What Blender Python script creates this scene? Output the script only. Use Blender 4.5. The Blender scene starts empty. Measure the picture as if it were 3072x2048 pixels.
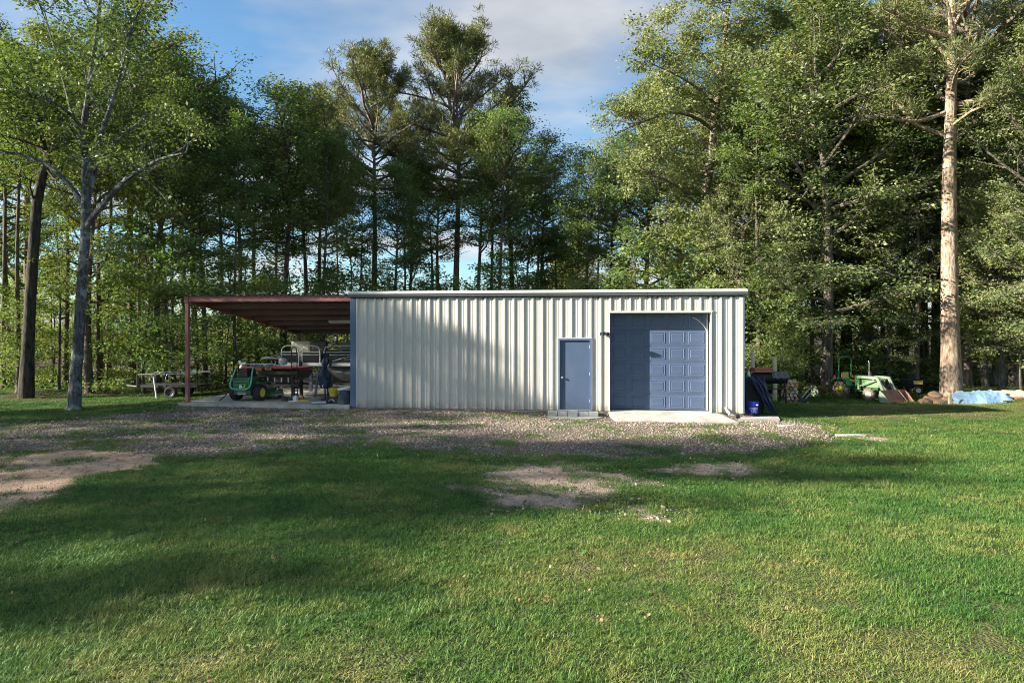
import bpy, bmesh, math, random
import numpy as np
from mathutils import Vector, Matrix

S = bpy.context.scene
COL = S.collection
R = math.radians

# ---------------------------------------------------------------- camera
CAM_Z = 2.63
cam = bpy.data.cameras.new('camera')
cam.sensor_width = 36.0
cam.lens = 2100.0 / 3072.0 * 36.0
cam.shift_y = -44.0 / 3072.0
cam.clip_end = 3000.0
cam_o = bpy.data.objects.new('camera', cam)
COL.objects.link(cam_o)
cam_o.location = (0, 0, CAM_Z)
cam_o.rotation_euler = (R(90), 0, 0)
S.camera = cam_o

# ---------------------------------------------------------------- sky, sun, exposure
SUN_EL = R(22.4)
SUN_TO = Vector((-1.1638, -0.2303, 0.0)).normalized() * math.cos(SUN_EL) + Vector((0, 0, math.sin(SUN_EL)))
world = bpy.data.worlds.new('World')
S.world = world
world.use_nodes = True
wn, wl = world.node_tree.nodes, world.node_tree.links
bg = wn['Background']
sky = wn.new('ShaderNodeTexSky')
sky.sky_type = 'NISHITA'
sky.sun_disc = False
sky.sun_elevation = SUN_EL
sky.sun_rotation = math.atan2(SUN_TO.x, SUN_TO.y)
sky.altitude = 300
sky.air_density = 1.0
sky.dust_density = 0.6
sky.ozone_density = 2.5
tc = wn.new('ShaderNodeTexCoord')
sep = wn.new('ShaderNodeSeparateXYZ'); wl.new(tc.outputs['Generated'], sep.inputs[0])
def wmath(op, a, b=None):
    m = wn.new('ShaderNodeMath'); m.operation = op
    for i, v in enumerate((a, b)):
        if v is None: continue
        if isinstance(v, (int, float)): m.inputs[i].default_value = v
        else: wl.new(v, m.inputs[i])
    return m.outputs[0]
den = wmath('ADD', wmath('MAXIMUM', sep.outputs[2], 0.0), 0.12)
cmb = wn.new('ShaderNodeCombineXYZ')
wl.new(wmath('DIVIDE', sep.outputs[0], den), cmb.inputs[0])
wl.new(wmath('DIVIDE', sep.outputs[1], den), cmb.inputs[1])
mp = wn.new('ShaderNodeMapping'); wl.new(cmb.outputs[0], mp.inputs[0])
mp.inputs['Location'].default_value = (0.3, 1.4, 0.0)
mp.inputs['Scale'].default_value = (0.62, 0.8, 1.0)
nz = wn.new('ShaderNodeTexNoise'); wl.new(mp.outputs[0], nz.inputs['Vector'])
nz.inputs['Scale'].default_value = 1.0; nz.inputs['Detail'].default_value = 6.0; nz.inputs['Roughness'].default_value = 0.5
cr = wn.new('ShaderNodeValToRGB'); wl.new(nz.outputs['Fac'], cr.inputs[0])
cr.color_ramp.elements[0].position = 0.44; cr.color_ramp.elements[0].color = (0, 0, 0, 1)
cr.color_ramp.elements[1].position = 0.58; cr.color_ramp.elements[1].color = (0.85, 0.85, 0.85, 1)
nz2 = wn.new('ShaderNodeTexNoise'); wl.new(mp.outputs[0], nz2.inputs['Vector'])
nz2.inputs['Scale'].default_value = 2.6; nz2.inputs['Detail'].default_value = 5.0
cr2 = wn.new('ShaderNodeValToRGB'); wl.new(nz2.outputs['Fac'], cr2.inputs[0])
cr2.color_ramp.elements[0].position = 0.3; cr2.color_ramp.elements[0].color = (0.85, 0.90, 0.97, 1)
cr2.color_ramp.elements[1].position = 0.7; cr2.color_ramp.elements[1].color = (2.0, 2.0, 2.0, 1)
mx = wn.new('ShaderNodeMixRGB')
tint = wn.new('ShaderNodeMixRGB'); tint.blend_type = 'MULTIPLY'; tint.inputs[0].default_value = 1.0; wl.new(sky.outputs[0], tint.inputs[1]); tint.inputs[2].default_value = (.34, .43, .45, 1)
wl.new(cr.outputs[0], mx.inputs[0]); wl.new(tint.outputs[0], mx.inputs[1]); wl.new(cr2.outputs[0], mx.inputs[2])
wl.new(mx.outputs[0], bg.inputs[0])
bg.inputs[1].default_value = 0.088

sun = bpy.data.lights.new('sun', 'SUN')
sun.energy = 3.5
sun.angle = R(0.9)
sun.color = (1.0, 0.91, 0.76)
sun_o = bpy.data.objects.new('sun', sun)
COL.objects.link(sun_o)
sun_o.rotation_euler = (-SUN_TO).to_track_quat('-Z', 'Y').to_euler()

S.view_settings.view_transform = 'Standard'
S.view_settings.look = 'None'
S.view_settings.exposure = 2.5
S.view_settings.gamma = 1.0
S.view_settings.use_curve_mapping = False
S.render.engine = 'CYCLES'
S.cycles.max_bounces = 5
S.cycles.diffuse_bounces = 3
S.cycles.glossy_bounces = 2
S.cycles.transmission_bounces = 2
S.cycles.transparent_max_bounces = 4
S.cycles.use_denoising = True
S.cycles.denoiser = 'OPENIMAGEDENOISE'
S.cycles.denoising_prefilter = 'NONE'
S.cycles.use_adaptive_sampling = True
S.cycles.adaptive_threshold = 0.015
S.cycles.pixel_filter_type = 'BLACKMAN_HARRIS'
S.cycles.filter_width = 1.0

# ---------------------------------------------------------------- helpers
def P(px, py, Y):
    """world point at depth Y seen at photograph pixel (px, py)"""
    return Vector(((px - 1536.0) / 2100.0 * Y, Y, CAM_Z - (py - 980.0) / 2100.0 * Y))

def put(o, parent=None):
    COL.objects.link(o)
    if parent is not None: o.parent = parent
    return o

def tag(o, label=None, cat=None, group=None, kind=None):
    if label: o['label'] = label
    if cat: o['category'] = cat
    if group: o['group'] = group
    if kind: o['kind'] = kind
    return o

def thing(name, label, cat, loc=(0, 0, 0), rz=0.0, group=None):
    o = bpy.data.objects.new(name, None)
    o.empty_display_size = 0.2
    put(o)
    o.location = loc
    o.rotation_euler = (0, 0, rz)
    return tag(o, label, cat, group)

def copy_tree(o, parent=None):
    c = o.copy()
    put(c, parent)
    for ch in [x for x in COL.objects if x.parent == o]:
        copy_tree(ch, c)
    return c

class MB:
    def __init__(self): self.v, self.f = [], []
    def add(self, vs, fs):
        n = len(self.v)
        self.v += [tuple(p) for p in vs]
        self.f += [tuple(i + n for i in q) for q in fs]
        return self
    def box(self, a, b, M=None):
        (x0, y0, z0), (x1, y1, z1) = a, b
        vs = [Vector(p) for p in ((x0, y0, z0), (x1, y0, z0), (x1, y1, z0), (x0, y1, z0), (x0, y0, z1), (x1, y0, z1), (x1, y1, z1), (x0, y1, z1))]
        if M is not None: vs = [M @ p for p in vs]
        return self.add(vs, [(0, 3, 2, 1), (4, 5, 6, 7), (0, 1, 5, 4), (1, 2, 6, 5), (2, 3, 7, 6), (3, 0, 4, 7)])
    def bar(self, p0, p1, w, h):
        p0, p1 = Vector(p0), Vector(p1)
        d = p1 - p0
        M = Matrix.Translation(p0) @ d.to_track_quat('X', 'Z').to_matrix().to_4x4()
        return self.box((0, -w / 2, -h / 2), (d.length, w / 2, h / 2), M)
    def tube(self, pts, r, n=8, smooth=0, caps=True):
        pts = [Vector(p) for p in pts]
        rs = list(r) if hasattr(r, '__len__') else [r] * len(pts)
        for _ in range(smooth):
            q, qr = [pts[0]], [rs[0]]
            for i in range(len(pts) - 1):
                a, b = pts[i], pts[i + 1]
                q += [a * .75 + b * .25, a * .25 + b * .75]
                qr += [rs[i] * .75 + rs[i + 1] * .25, rs[i] * .25 + rs[i + 1] * .75]
            q.append(pts[-1]); qr.append(rs[-1])
            pts, rs = q, qr
        vs, fs = [], []
        up = Vector((0, 0, 1))
        prev = None
        for i, p in enumerate(pts):
            d = (pts[min(i + 1, len(pts) - 1)] - pts[max(i - 1, 0)]).normalized()
            if prev is None:
                a = d.cross(up)
                if a.length < 1e-3: a = d.cross(Vector((1, 0, 0)))
                a.normalize()
            else:
                a = prev - d * prev.dot(d)
                a.normalize()
            prev = a
            b = d.cross(a)
            for k in range(n):
                t = 2 * math.pi * k / n
                vs.append(p + (a * math.cos(t) + b * math.sin(t)) * rs[i])
        for i in range(len(pts) - 1):
            for k in range(n):
                k2 = (k + 1) % n
                fs.append((i * n + k, i * n + k2, (i + 1) * n + k2, (i + 1) * n + k))
        if caps:
            fs.append(tuple(range(n))[::-1])
            fs.append(tuple((len(pts) - 1) * n + k for k in range(n)))
        return self.add(vs, fs)
    def cyl(self, p0, p1, r0, r1=None, n=12): return self.tube([p0, p1], [r0, r0 if r1 is None else r1], n)
    def lathe(self, prof, n=20, M=None, arc=1.0):
        """prof: (radius, z)"""
        vs, fs = [], []
        for r, z in prof:
            for k in range(n):
                t = 2 * math.pi * k / n
                v = Vector((r * math.cos(t), r * math.sin(t), z))
                vs.append(M @ v if M is not None else v)
        for i in range(len(prof) - 1):
            for k in range(n):
                k2 = (k + 1) % n
                fs.append((i * n + k, i * n + k2, (i + 1) * n + k2, (i + 1) * n + k))
        if prof[0][0] > 1e-4: fs.append(tuple(range(n))[::-1])
        if prof[-1][0] > 1e-4: fs.append(tuple((len(prof) - 1) * n + k for k in range(n)))
        return self.add(vs, fs)
    def prism(self, poly, axis, a, b):
        """extrude a 2D polygon along axis ('x','y','z') from a to b"""
        def m(p, t):
            return {'x': (t, p[0], p[1]), 'y': (p[0], t, p[1]), 'z': (p[0], p[1], t)}[axis]
        n = len(poly)
        vs = [m(p, a) for p in poly] + [m(p, b) for p in poly]
        fs = [tuple(range(n))[::-1], tuple(range(n, 2 * n))]
        fs += [(i, (i + 1) % n, n + (i + 1) % n, n + i) for i in range(n)]
        return self.add(vs, fs)
    def mesh(self, name, mat, smooth=False, bevel=0.0):
        me = bpy.data.meshes.new(name)
        me.from_pydata(self.v, [], self.f)
        bm = bmesh.new(); bm.from_mesh(me)
        bmesh.ops.recalc_face_normals(bm, faces=bm.faces)
        if bevel > 0:
            ed = [e for e in bm.edges if len(e.link_faces) == 2 and e.calc_face_angle() > 0.6]
            bmesh.ops.bevel(bm, geom=ed, offset=bevel, segments=2, profile=0.6, affect='EDGES', clamp_overlap=True)
        bm.to_mesh(me); bm.free()
        if smooth:
            me.polygons.foreach_set('use_smooth', [True] * len(me.polygons))
            try: me.set_sharp_from_angle(angle=R(38))
            except Exception: pass
        me.materials.append(mat)
        return me
    def build(self, name, mat, parent=None, smooth=False, bevel=0.0):
        return put(bpy.data.objects.new(name, self.mesh(name, mat, smooth, bevel)), parent)

def np_mesh(name, verts, faces, mat, smooth=False):
    """fast mesh from an (n,3) array and an (m,k) index array"""
    me = bpy.data.meshes.new(name)
    nv, (nf, k) = len(verts), faces.shape
    me.vertices.add(nv); me.vertices.foreach_set('co', np.ascontiguousarray(verts, dtype=np.float32).ravel())
    me.loops.add(nf * k); me.loops.foreach_set('vertex_index', np.ascontiguousarray(faces, dtype=np.int32).ravel())
    me.polygons.add(nf)
    me.polygons.foreach_set('loop_start', np.arange(0, nf * k, k, dtype=np.int32))
    me.update(calc_edges=True)
    if smooth: me.polygons.foreach_set('use_smooth', [True] * nf)
    me.materials.append(mat)
    return me

# ---- numpy value noise
_vt = np.random.RandomState(5).rand(256, 256)
def vnoise(x, y, sc=1.0, off=0.0):
    x = np.asarray(x, float) * sc + 37.3 + off; y = np.asarray(y, float) * sc + 91.7 - off * 1.7
    xi, yi = np.floor(x).astype(int), np.floor(y).astype(int)
    fx, fy = x - xi, y - yi
    fx, fy = fx * fx * (3 - 2 * fx), fy * fy * (3 - 2 * fy)
    g = lambda a, b: _vt[a % 256, b % 256]
    return (g(xi, yi) * (1 - fx) + g(xi + 1, yi) * fx) * (1 - fy) + (g(xi, yi + 1) * (1 - fx) + g(xi + 1, yi + 1) * fx) * fy
def fbm(x, y, sc=1.0, off=0.0):
    return (vnoise(x, y, sc, off) + .5 * vnoise(x, y, sc * 2.1, off + 3) + .25 * vnoise(x, y, sc * 4.3, off + 7)) / 1.75
def sstep(a, b, x):
    t = np.clip((np.asarray(x, float) - a) / (b - a), 0, 1)
    return t * t * (3 - 2 * t)

# ---------------------------------------------------------------- materials
def nodes_of(m):
    m.use_nodes = True
    return m.node_tree.nodes, m.node_tree.links, m.node_tree.nodes['Principled BSDF']

def mat(name, col, rough=0.6, metal=0.0, var=0.12, scale=3.0, bump=0.0, bscale=40.0, dirt=None, dirt_amt=0.4, dscale=1.2, spec=0.5, stretch=None, coat=0.0, sheen=0.0, mud=False):
    """plain painted / raw surface: base colour with a little noise variation, optional dirt and fine relief"""
    m = bpy.data.materials.new(name)
    n, l, b = nodes_of(m)
    t = n.new('ShaderNodeTexCoord')
    src = t.outputs['Object']
    if stretch:
        mpg = n.new('ShaderNodeMapping'); l.new(src, mpg.inputs[0]); mpg.inputs['Scale'].default_value = stretch; src = mpg.outputs[0]
    nz = n.new('ShaderNodeTexNoise'); l.new(src, nz.inputs['Vector']); nz.inputs['Scale'].default_value = scale; nz.inputs['Detail'].default_value = 5
    cr = n.new('ShaderNodeValToRGB'); l.new(nz.outputs['Fac'], cr.inputs[0])
    cr.color_ramp.elements[0].position = .3; cr.color_ramp.elements[1].position = .7
    cr.color_ramp.elements[0].color = tuple(c * (1 - var) for c in col) + (1,)
    cr.color_ramp.elements[1].color = tuple(min(1, c * (1 + var)) for c in col) + (1,)
    out = cr.outputs[0]
    if dirt:
        nd = n.new('ShaderNodeTexNoise'); l.new(src, nd.inputs['Vector']); nd.inputs['Scale'].default_value = dscale; nd.inputs['Detail'].default_value = 8; nd.inputs['Roughness'].default_value = .65
        rd = n.new('ShaderNodeValToRGB'); l.new(nd.outputs['Fac'], rd.inputs[0])
        rd.color_ramp.elements[0].position = .48; rd.color_ramp.elements[1].position = .72
        rd.color_ramp.elements[1].color = (dirt_amt,) * 3 + (1,)
        mixd = n.new('ShaderNodeMixRGB'); l.new(rd.outputs[0], mixd.inputs[0]); l.new(out, mixd.inputs[1]); mixd.inputs[2].default_value = tuple(dirt) + (1,)
        out = mixd.outputs[0]
    if mud:
        sx = n.new('ShaderNodeSeparateXYZ'); l.new(t.outputs['Object'], sx.inputs[0])
        mr = n.new('ShaderNodeMapRange'); l.new(sx.outputs[2], mr.inputs[0]); mr.inputs[1].default_value = .42; mr.inputs[2].default_value = 0.0
        nm = n.new('ShaderNodeTexNoise'); l.new(t.outputs['Object'], nm.inputs['Vector']); nm.inputs['Scale'].default_value = 7.0; nm.inputs['Detail'].default_value = 8; nm.inputs['Roughness'].default_value = .7
        mm = n.new('ShaderNodeMath'); mm.operation = 'MULTIPLY'; l.new(mr.outputs[0], mm.inputs[0]); l.new(nm.outputs['Fac'], mm.inputs[1])
        rm = n.new('ShaderNodeValToRGB'); l.new(mm.outputs[0], rm.inputs[0]); rm.color_ramp.elements[0].position = .18; rm.color_ramp.elements[1].position = .6; rm.color_ramp.elements[1].color = (.75, .75, .75, 1)
        mx_ = n.new('ShaderNodeMixRGB'); l.new(rm.outputs[0], mx_.inputs[0]); l.new(out, mx_.inputs[1]); mx_.inputs[2].default_value = (.20, .155, .11, 1)
        out = mx_.outputs[0]
    l.new(out, b.inputs['Base Color'])
    b.inputs['Roughness'].default_value = rough; b.inputs['Metallic'].default_value = metal
    b.inputs['Specular IOR Level'].default_value = spec
    if coat: b.inputs['Coat Weight'].default_value = coat
    if sheen: b.inputs['Sheen Weight'].default_value = sheen; b.inputs['Sheen Roughness'].default_value = .35
    if bump > 0:
        nb = n.new('ShaderNodeTexNoise'); l.new(src, nb.inputs['Vector']); nb.inputs['Scale'].default_value = bscale; nb.inputs['Detail'].default_value = 6
        bp = n.new('ShaderNodeBump'); l.new(nb.outputs['Fac'], bp.inputs['Height']); bp.inputs['Strength'].default_value = bump; bp.inputs['Distance'].default_value = 0.02
        l.new(bp.outputs[0], b.inputs['Normal'])
    return m

def leaf_mat(name, dark, light, transl=0.35, gloss=0.5, nscale=0.55):
    m = bpy.data.materials.new(name)
    n, l, b = nodes_of(m)
    geo = n.new('ShaderNodeNewGeometry'); oi = n.new('ShaderNodeObjectInfo')
    nz = n.new('ShaderNodeTexNoise'); l.new(geo.outputs['Position'], nz.inputs['Vector']); nz.inputs['Scale'].default_value = nscale; nz.inputs['Detail'].default_value = 3
    nf = n.new('ShaderNodeTexNoise'); l.new(geo.outputs['Position'], nf.inputs['Vector']); nf.inputs['Scale'].default_value = 7.0; nf.inputs['Detail'].default_value = 1
    a = n.new('ShaderNodeMath'); a.operation = 'MULTIPLY_ADD'; l.new(nf.outputs['Fac'], a.inputs[0]); a.inputs[1].default_value = 0.8; l.new(nz.outputs['Fac'], a.inputs[2])
    a2 = n.new('ShaderNodeMath'); a2.operation = 'MULTIPLY_ADD'; l.new(oi.outputs['Random'], a2.inputs[0]); a2.inputs[1].default_value = 0.35; l.new(a.outputs[0], a2.inputs[2])
    cr = n.new('ShaderNodeValToRGB'); l.new(a2.outputs[0], cr.inputs[0])
    cr.color_ramp.elements[0].position = .72; cr.color_ramp.elements[0].color = tuple(dark) + (1,)
    cr.color_ramp.elements[1].position = 1.25 if False else 1.0; cr.color_ramp.elements[1].color = tuple(light) + (1,)
    sc = n.new('ShaderNodeMath'); sc.operation = 'MULTIPLY'; l.new(a2.outputs[0], sc.inputs[0]); sc.inputs[1].default_value = 0.8
    l.new(sc.outputs[0], cr.inputs[0])
    l.new(cr.outputs[0], b.inputs['Base Color'])
    b.inputs['Roughness'].default_value = gloss; b.inputs['Specular IOR Level'].default_value = 0.2
    tr = n.new('ShaderNodeBsdfTranslucent')
    hs = n.new('ShaderNodeMixRGB'); hs.blend_type = 'MULTIPLY'; hs.inputs[0].default_value = 1.0; l.new(cr.outputs[0], hs.inputs[1]); hs.inputs[2].default_value = (1.5, 1.5, 0.6, 1)
    l.new(hs.outputs[0], tr.inputs[0])
    ms = n.new('ShaderNodeMixShader'); ms.inputs[0].default_value = transl
    l.new(b.outputs[0], ms.inputs[1]); l.new(tr.outputs[0], ms.inputs[2])
    l.new(ms.outputs[0], n['Material Output'].inputs['Surface'])
    return m

def bark_mat(name, dark, light, zs=1.6, scale=9.0, bump=0.9, lichen=None):
    m = bpy.data.materials.new(name)
    n, l, b = nodes_of(m)
    t = n.new('ShaderNodeTexCoord'); mpg = n.new('ShaderNodeMapping'); l.new(t.outputs['Object'], mpg.inputs[0])
    mpg.inputs['Scale'].default_value = (1, 1, 1 / zs / 3)
    nz = n.new('ShaderNodeTexNoise'); l.new(mpg.outputs[0], nz.inputs['Vector']); nz.inputs['Scale'].default_value = scale; nz.inputs['Detail'].default_value = 7; nz.inputs['Roughness'].default_value = .65
    cr = n.new('ShaderNodeValToRGB'); l.new(nz.outputs['Fac'], cr.inputs[0])
    cr.color_ramp.elements[0].position = .38; cr.color_ramp.elements[0].color = tuple(dark) + (1,)
    cr.color_ramp.elements[1].position = .62; cr.color_ramp.elements[1].color = tuple(light) + (1,)
    out = cr.outputs[0]
    if lichen:
        n2 = n.new('ShaderNodeTexNoise'); l.new(t.outputs['Object'], n2.inputs['Vector']); n2.inputs['Scale'].default_value = 3.2; n2.inputs['Detail'].default_value = 8; n2.inputs['Roughness'].default_value = .7
        c2 = n.new('ShaderNodeValToRGB'); l.new(n2.outputs['Fac'], c2.inputs[0]); c2.color_ramp.elements[0].position = .5; c2.color_ramp.elements[1].position = .6
        mxx = n.new('ShaderNodeMixRGB'); l.new(c2.outputs[0], mxx.inputs[0]); l.new(out, mxx.inputs[1]); mxx.inputs[2].default_value = tuple(lichen) + (1,)
        out = mxx.outputs[0]
    l.new(out, b.inputs['Base Color']); b.inputs['Roughness'].default_value = .9; b.inputs['Specular IOR Level'].default_value = .15
    bp = n.new('ShaderNodeBump'); l.new(nz.outputs['Fac'], bp.inputs['Height']); bp.inputs['Strength'].default_value = bump; bp.inputs['Distance'].default_value = 0.06
    l.new(bp.outputs[0], b.inputs['Normal'])
    return m
# ---------------------------------------------------------------- the lie of the land
TH = math.radians(7.495)
CT, ST = math.cos(TH), math.sin(TH)
SHED_X, SHED_Y = -5.266, 22.99           # front left corner of the shed
def BL(x, y, z=0.0):
    """shed coordinates (along front wall, into depth, up) -> world"""
    return Vector((SHED_X + x * CT + y * ST, SHED_Y - x * ST + y * CT, z))
def toBL(x, y):
    dx, dy = x - SHED_X, y - SHED_Y
    return dx * CT - dy * ST, dx * ST + dy * CT
def wallx(px):
    """photograph column -> distance along the front wall"""
    k = (px - 1536.0) / 2100.0
    return (k * SHED_Y - SHED_X) / (CT + k * ST)

def gz(x, y):
    x = np.asarray(x, float); y = np.asarray(y, float)
    z = -0.06 + 0.05 * (fbm(x, y, 0.22) - .5) + 0.02 * (fbm(x, y, .9, 5) - .5)
    right = sstep(8.0, 12.0, x) * sstep(23.0, 29.5, y) * (1 - .75 * sstep(18.0, 21.5, x))
    z = z - 0.52 * right
    left = (1 - sstep(-14.5, -11.5, x)) * sstep(20.5, 23.0, y)
    z = z - 0.10 * left
    back = sstep(33, 45, y)
    z = z - 0.25 * back * (1 - right)
    z = z - 0.12 * sstep(-3.0, 3.0, x) * (1 - sstep(22.5, 25, y))
    lx, ly = toBL(x, y)
    under = sstep(-6.6, -6.2, lx) * (1 - sstep(12.6, 13.0, lx)) * sstep(-0.10, 0.05, ly) * (1 - sstep(9.2, 9.8, ly))
    z = z * (1 - under) + (-0.035) * under
    far = sstep(70, 400, np.hypot(x, y))
    return z - 1.0 * far

def gzs(x, y): return float(gz(np.array([x]), np.array([y]))[0])

def G(ox, oy):
    """ground point under overview pixel (2352 px wide picture)"""
    px, py = ox * 1.3061, oy * 1.3061
    Y = (CAM_Z + .06) * 2100.0 / (py - 980.0)
    return ((px - 1536.0) / 2100.0 * Y, Y)

def poly_sd(x, y, poly):
    """signed distance to a polygon, positive inside"""
    x = np.asarray(x, float); y = np.asarray(y, float)
    d = np.full(x.shape, 1e9); ins = np.zeros(x.shape, bool)
    n = len(poly)
    for i in range(n):
        x0, y0 = poly[i]; x1, y1 = poly[(i + 1) % n]
        ex, ey = x1 - x0, y1 - y0
        t = np.clip(((x - x0) * ex + (y - y0) * ey) / (ex * ex + ey * ey + 1e-9), 0, 1)
        d = np.minimum(d, np.hypot(x - x0 - t * ex, y - y0 - t * ey))
        c = ((y0 > y) != (y1 > y)) & (x < ex * (y - y0) / (ey + 1e-12) + x0)
        ins ^= c
    return np.where(ins, d, -d)

GRAVEL = [(-40, 14.6), G(0, 1032), G(200, 1028), G(400, 1045), G(560, 1042), G(680, 1026), G(900, 1026), G(1050, 1032), G(1200, 1042), G(1330, 1040), G(1480, 1034),
          G(1640, 1030), G(1790, 1016), G(1880, 1000), G(1885, 985), (8.6, 19.9), (8.2, 21.2), (7.3, 21.6), (-11.6, 24.4), G(420, 935), G(340, 945), G(200, 960), G(0, 978), (-40, 19.6)]
DIRT = [(-34, 14.4), G(0, 1040), G(200, 1032), G(330, 1044), G(440, 1062), G(330, 1074), G(190, 1098), G(110, 1135), G(0, 1185), (-16, 9.4), (-34, 9.6)]
BARES = [[G(1030, 1108), G(1150, 1064), G(1300, 1050), G(1400, 1076), G(1410, 1116), G(1290, 1146), G(1100, 1156)],
         [G(1385, 1072), G(1480, 1074), G(1515, 1100), G(1400, 1108)],
         [G(1510, 1068), G(1640, 1048), G(1745, 1056), G(1765, 1082), G(1640, 1078)],
         [G(1910, 1128 - 140), G(2020, 985), G(2040, 1000), G(1920, 998)],
         [G(1450, 1148), G(1500, 1148), G(1500, 1168), G(1450, 1168)]]
DRYS = [[(10.5, 20.6), (14, 21.5), (26, 21), (26, 27), (16, 26.5), (11, 24.5)], [G(1500, 1290), G(1720, 1270), G(1900, 1300), G(1700, 1420), G(1400, 1400)],
        [G(1700, 1480), G(2352, 1380), G(2500, 1600), G(1600, 1600)], [G(300, 1520), G(900, 1500), G(1000, 1600), G(200, 1600)], [G(1220, 1250), G(1640, 1235), G(1600, 1330), G(1250, 1340)]]

def masks(x, y):
    x = np.asarray(x, float); y = np.asarray(y, float)
    jx = x + 1.1 * (fbm(x, y, .8, 11) - .5); jy = y + 1.1 * (fbm(x, y, .8, 23) - .5)
    m = {}
    m['gravel'] = sstep(-1.1, .75, poly_sd(jx, jy, GRAVEL))
    m['dirt'] = sstep(-.6, .5, poly_sd(jx, jy, DIRT))
    b = np.full(x.shape, -9.0)
    for q in BARES: b = np.maximum(b, poly_sd(jx, jy, q))
    m['bare'] = .92 * sstep(-1.0, .7, b)
    d = np.full(x.shape, -9.0)
    for q in DRYS: d = np.maximum(d, poly_sd(jx, jy, q))
    m['dry'] = sstep(-1.6, 1.2, d)
    wood = np.maximum(sstep(30.5, 36, y + 3 * (fbm(x, y, .25, 4) - .5)), (1 - sstep(-13.5, -10.5, x)) * sstep(24, 28, y) * sstep(.35, .65, fbm(x, y, .5, 9)))
    m['litter'] = wood
    return m

def axis(lo, hi, st, ext):
    a = np.arange(lo, hi + 1e-6, st)
    return np.concatenate([[-e for e in ext[::-1]], a, ext]) if lo < 0 else np.concatenate([[-400, -120, -40, -12, -3], a, ext])
xs = axis(-28, 28, .2, [30, 34, 40, 50, 70, 110, 200, 400, 900, 1800])
ys = axis(2, 42, .2, [43, 45, 48, 53, 60, 75, 100, 160, 300, 700, 1800])
gx, gy = np.meshgrid(xs, ys)
zz = gz(gx, gy)
nx, ny = len(xs), len(ys)
idx = np.arange(nx * ny).reshape(ny, nx)
fq = np.stack([idx[:-1, :-1], idx[:-1, 1:], idx[1:, 1:], idx[1:, :-1]], -1).reshape(-1, 4)

gm = bpy.data.materials.new('ground_surface')
n, l, b = nodes_of(gm)
geo = n.new('ShaderNodeNewGeometry')
def nnoise(scale, detail=5, rough=.6, src=None):
    q = n.new('ShaderNodeTexNoise'); l.new(src or geo.outputs['Position'], q.inputs['Vector'])
    q.inputs['Scale'].default_value = scale; q.inputs['Detail'].default_value = detail; q.inputs['Roughness'].default_value = rough
    return q.outputs['Fac']
def ramp(fac, stops):
    q = n.new('ShaderNodeValToRGB'); l.new(fac, q.inputs[0])
    el = q.color_ramp.elements
    el[0].position, el[1].position = stops[0][0], stops[-1][0]
    el[0].color, el[1].color = tuple(stops[0][1]) + (1,), tuple(stops[-1][1]) + (1,)
    for p, c in stops[1:-1]:
        e = el.new(p); e.color = tuple(c) + (1,)
    return q.outputs[0]
def nmix(f, a, c):
    q = n.new('ShaderNodeMixRGB'); l.new(f, q.inputs[0])
    for i, v in ((1, a), (2, c)):
        if isinstance(v, tuple): q.inputs[i].default_value = v + (1,)
        else: l.new(v, q.inputs[i])
    return q.outputs[0]
def nmath(op, *a):
    q = n.new('ShaderNodeMath'); q.operation = op
    for i, v in enumerate(a):
        if isinstance(v, (int, float)): q.inputs[i].default_value = v
        else: l.new(v, q.inputs[i])
    return q.outputs[0]
edge = nmath('ADD', nmath('MULTIPLY', nnoise(2.2, 7, .7), .9), nmath('MULTIPLY', nnoise(9, 4, .6), .5))
def amask(name, lo=.95, hi=1.2):
    q = n.new('ShaderNodeAttribute'); q.attribute_name = name
    s_ = nmath('ADD', q.outputs['Fac'], edge)
    mr = n.new('ShaderNodeMapRange'); l.new(s_, mr.inputs[0]); mr.inputs[1].default_value = lo + .2; mr.inputs[2].default_value = hi + .25
    return mr.outputs[0]
vor = n.new('ShaderNodeTexVoronoi'); l.new(geo.outputs['Position'], vor.inputs['Vector']); vor.inputs['Scale'].default_value = 34.0
sepc = n.new('ShaderNodeSeparateColor'); l.new(vor.outputs['Color'], sepc.inputs[0])
stone = ramp(sepc.outputs[0], [(0, (.10, .085, .067)), (.35, (.20, .172, .138)), (.7, (.29, .245, .195)), (1, (.40, .35, .29))])
stone = nmix(ramp(nnoise(.55, 6), [(.40, (.05, .05, .05)), (.66, (.6, .6, .6))]), stone, ramp(nnoise(7, 7, .7), [(.3, (.13, .10, .075)), (.7, (.30, .24, .18))]))
gap = ramp(vor.outputs['Distance'], [(.25, (1, 1, 1)), (.62, (.25, .25, .25))])
q = n.new('ShaderNodeMixRGB'); q.blend_type = 'MULTIPLY'; q.inputs[0].default_value = .8; l.new(stone, q.inputs[1]); l.new(gap, q.inputs[2]); stone = q.outputs[0]
grass = ramp(nnoise(.7, 6), [(.3, (.028, .060, .014)), (.55, (.045, .08, .02)), (.8, (.08, .09, .03))])
a_ = n.new('ShaderNodeAttribute'); a_.attribute_name = 'dry'
grass = nmix(nmath('MULTIPLY', a_.outputs['Fac'], .6), grass, ramp(nnoise(3, 5), [(.3, (.10, .085, .04)), (.7, (.20, .16, .08))]))
dirtc = ramp(nnoise(3.5, 8, .7), [(.3, (.25, .17, .105)), (.5, (.42, .295, .20)), (.72, (.55, .42, .31))])
barec = ramp(nnoise(6, 8, .7), [(.3, (.19, .14, .10)), (.5, (.34, .265, .20)), (.72, (.46, .385, .315))])
lit = ramp(nnoise(4, 7, .7), [(.3, (.025, .022, .012)), (.55, (.06, .045, .025)), (.8, (.11, .075, .04))])
col = nmix(amask('litter', .9, 1.25), grass, lit)
col = nmix(amask('bare'), col, barec)
col = nmix(amask('gravel'), col, stone)
col = nmix(amask('dirt'), col, dirtc)
l.new(col, b.inputs['Base Color'])
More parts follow.
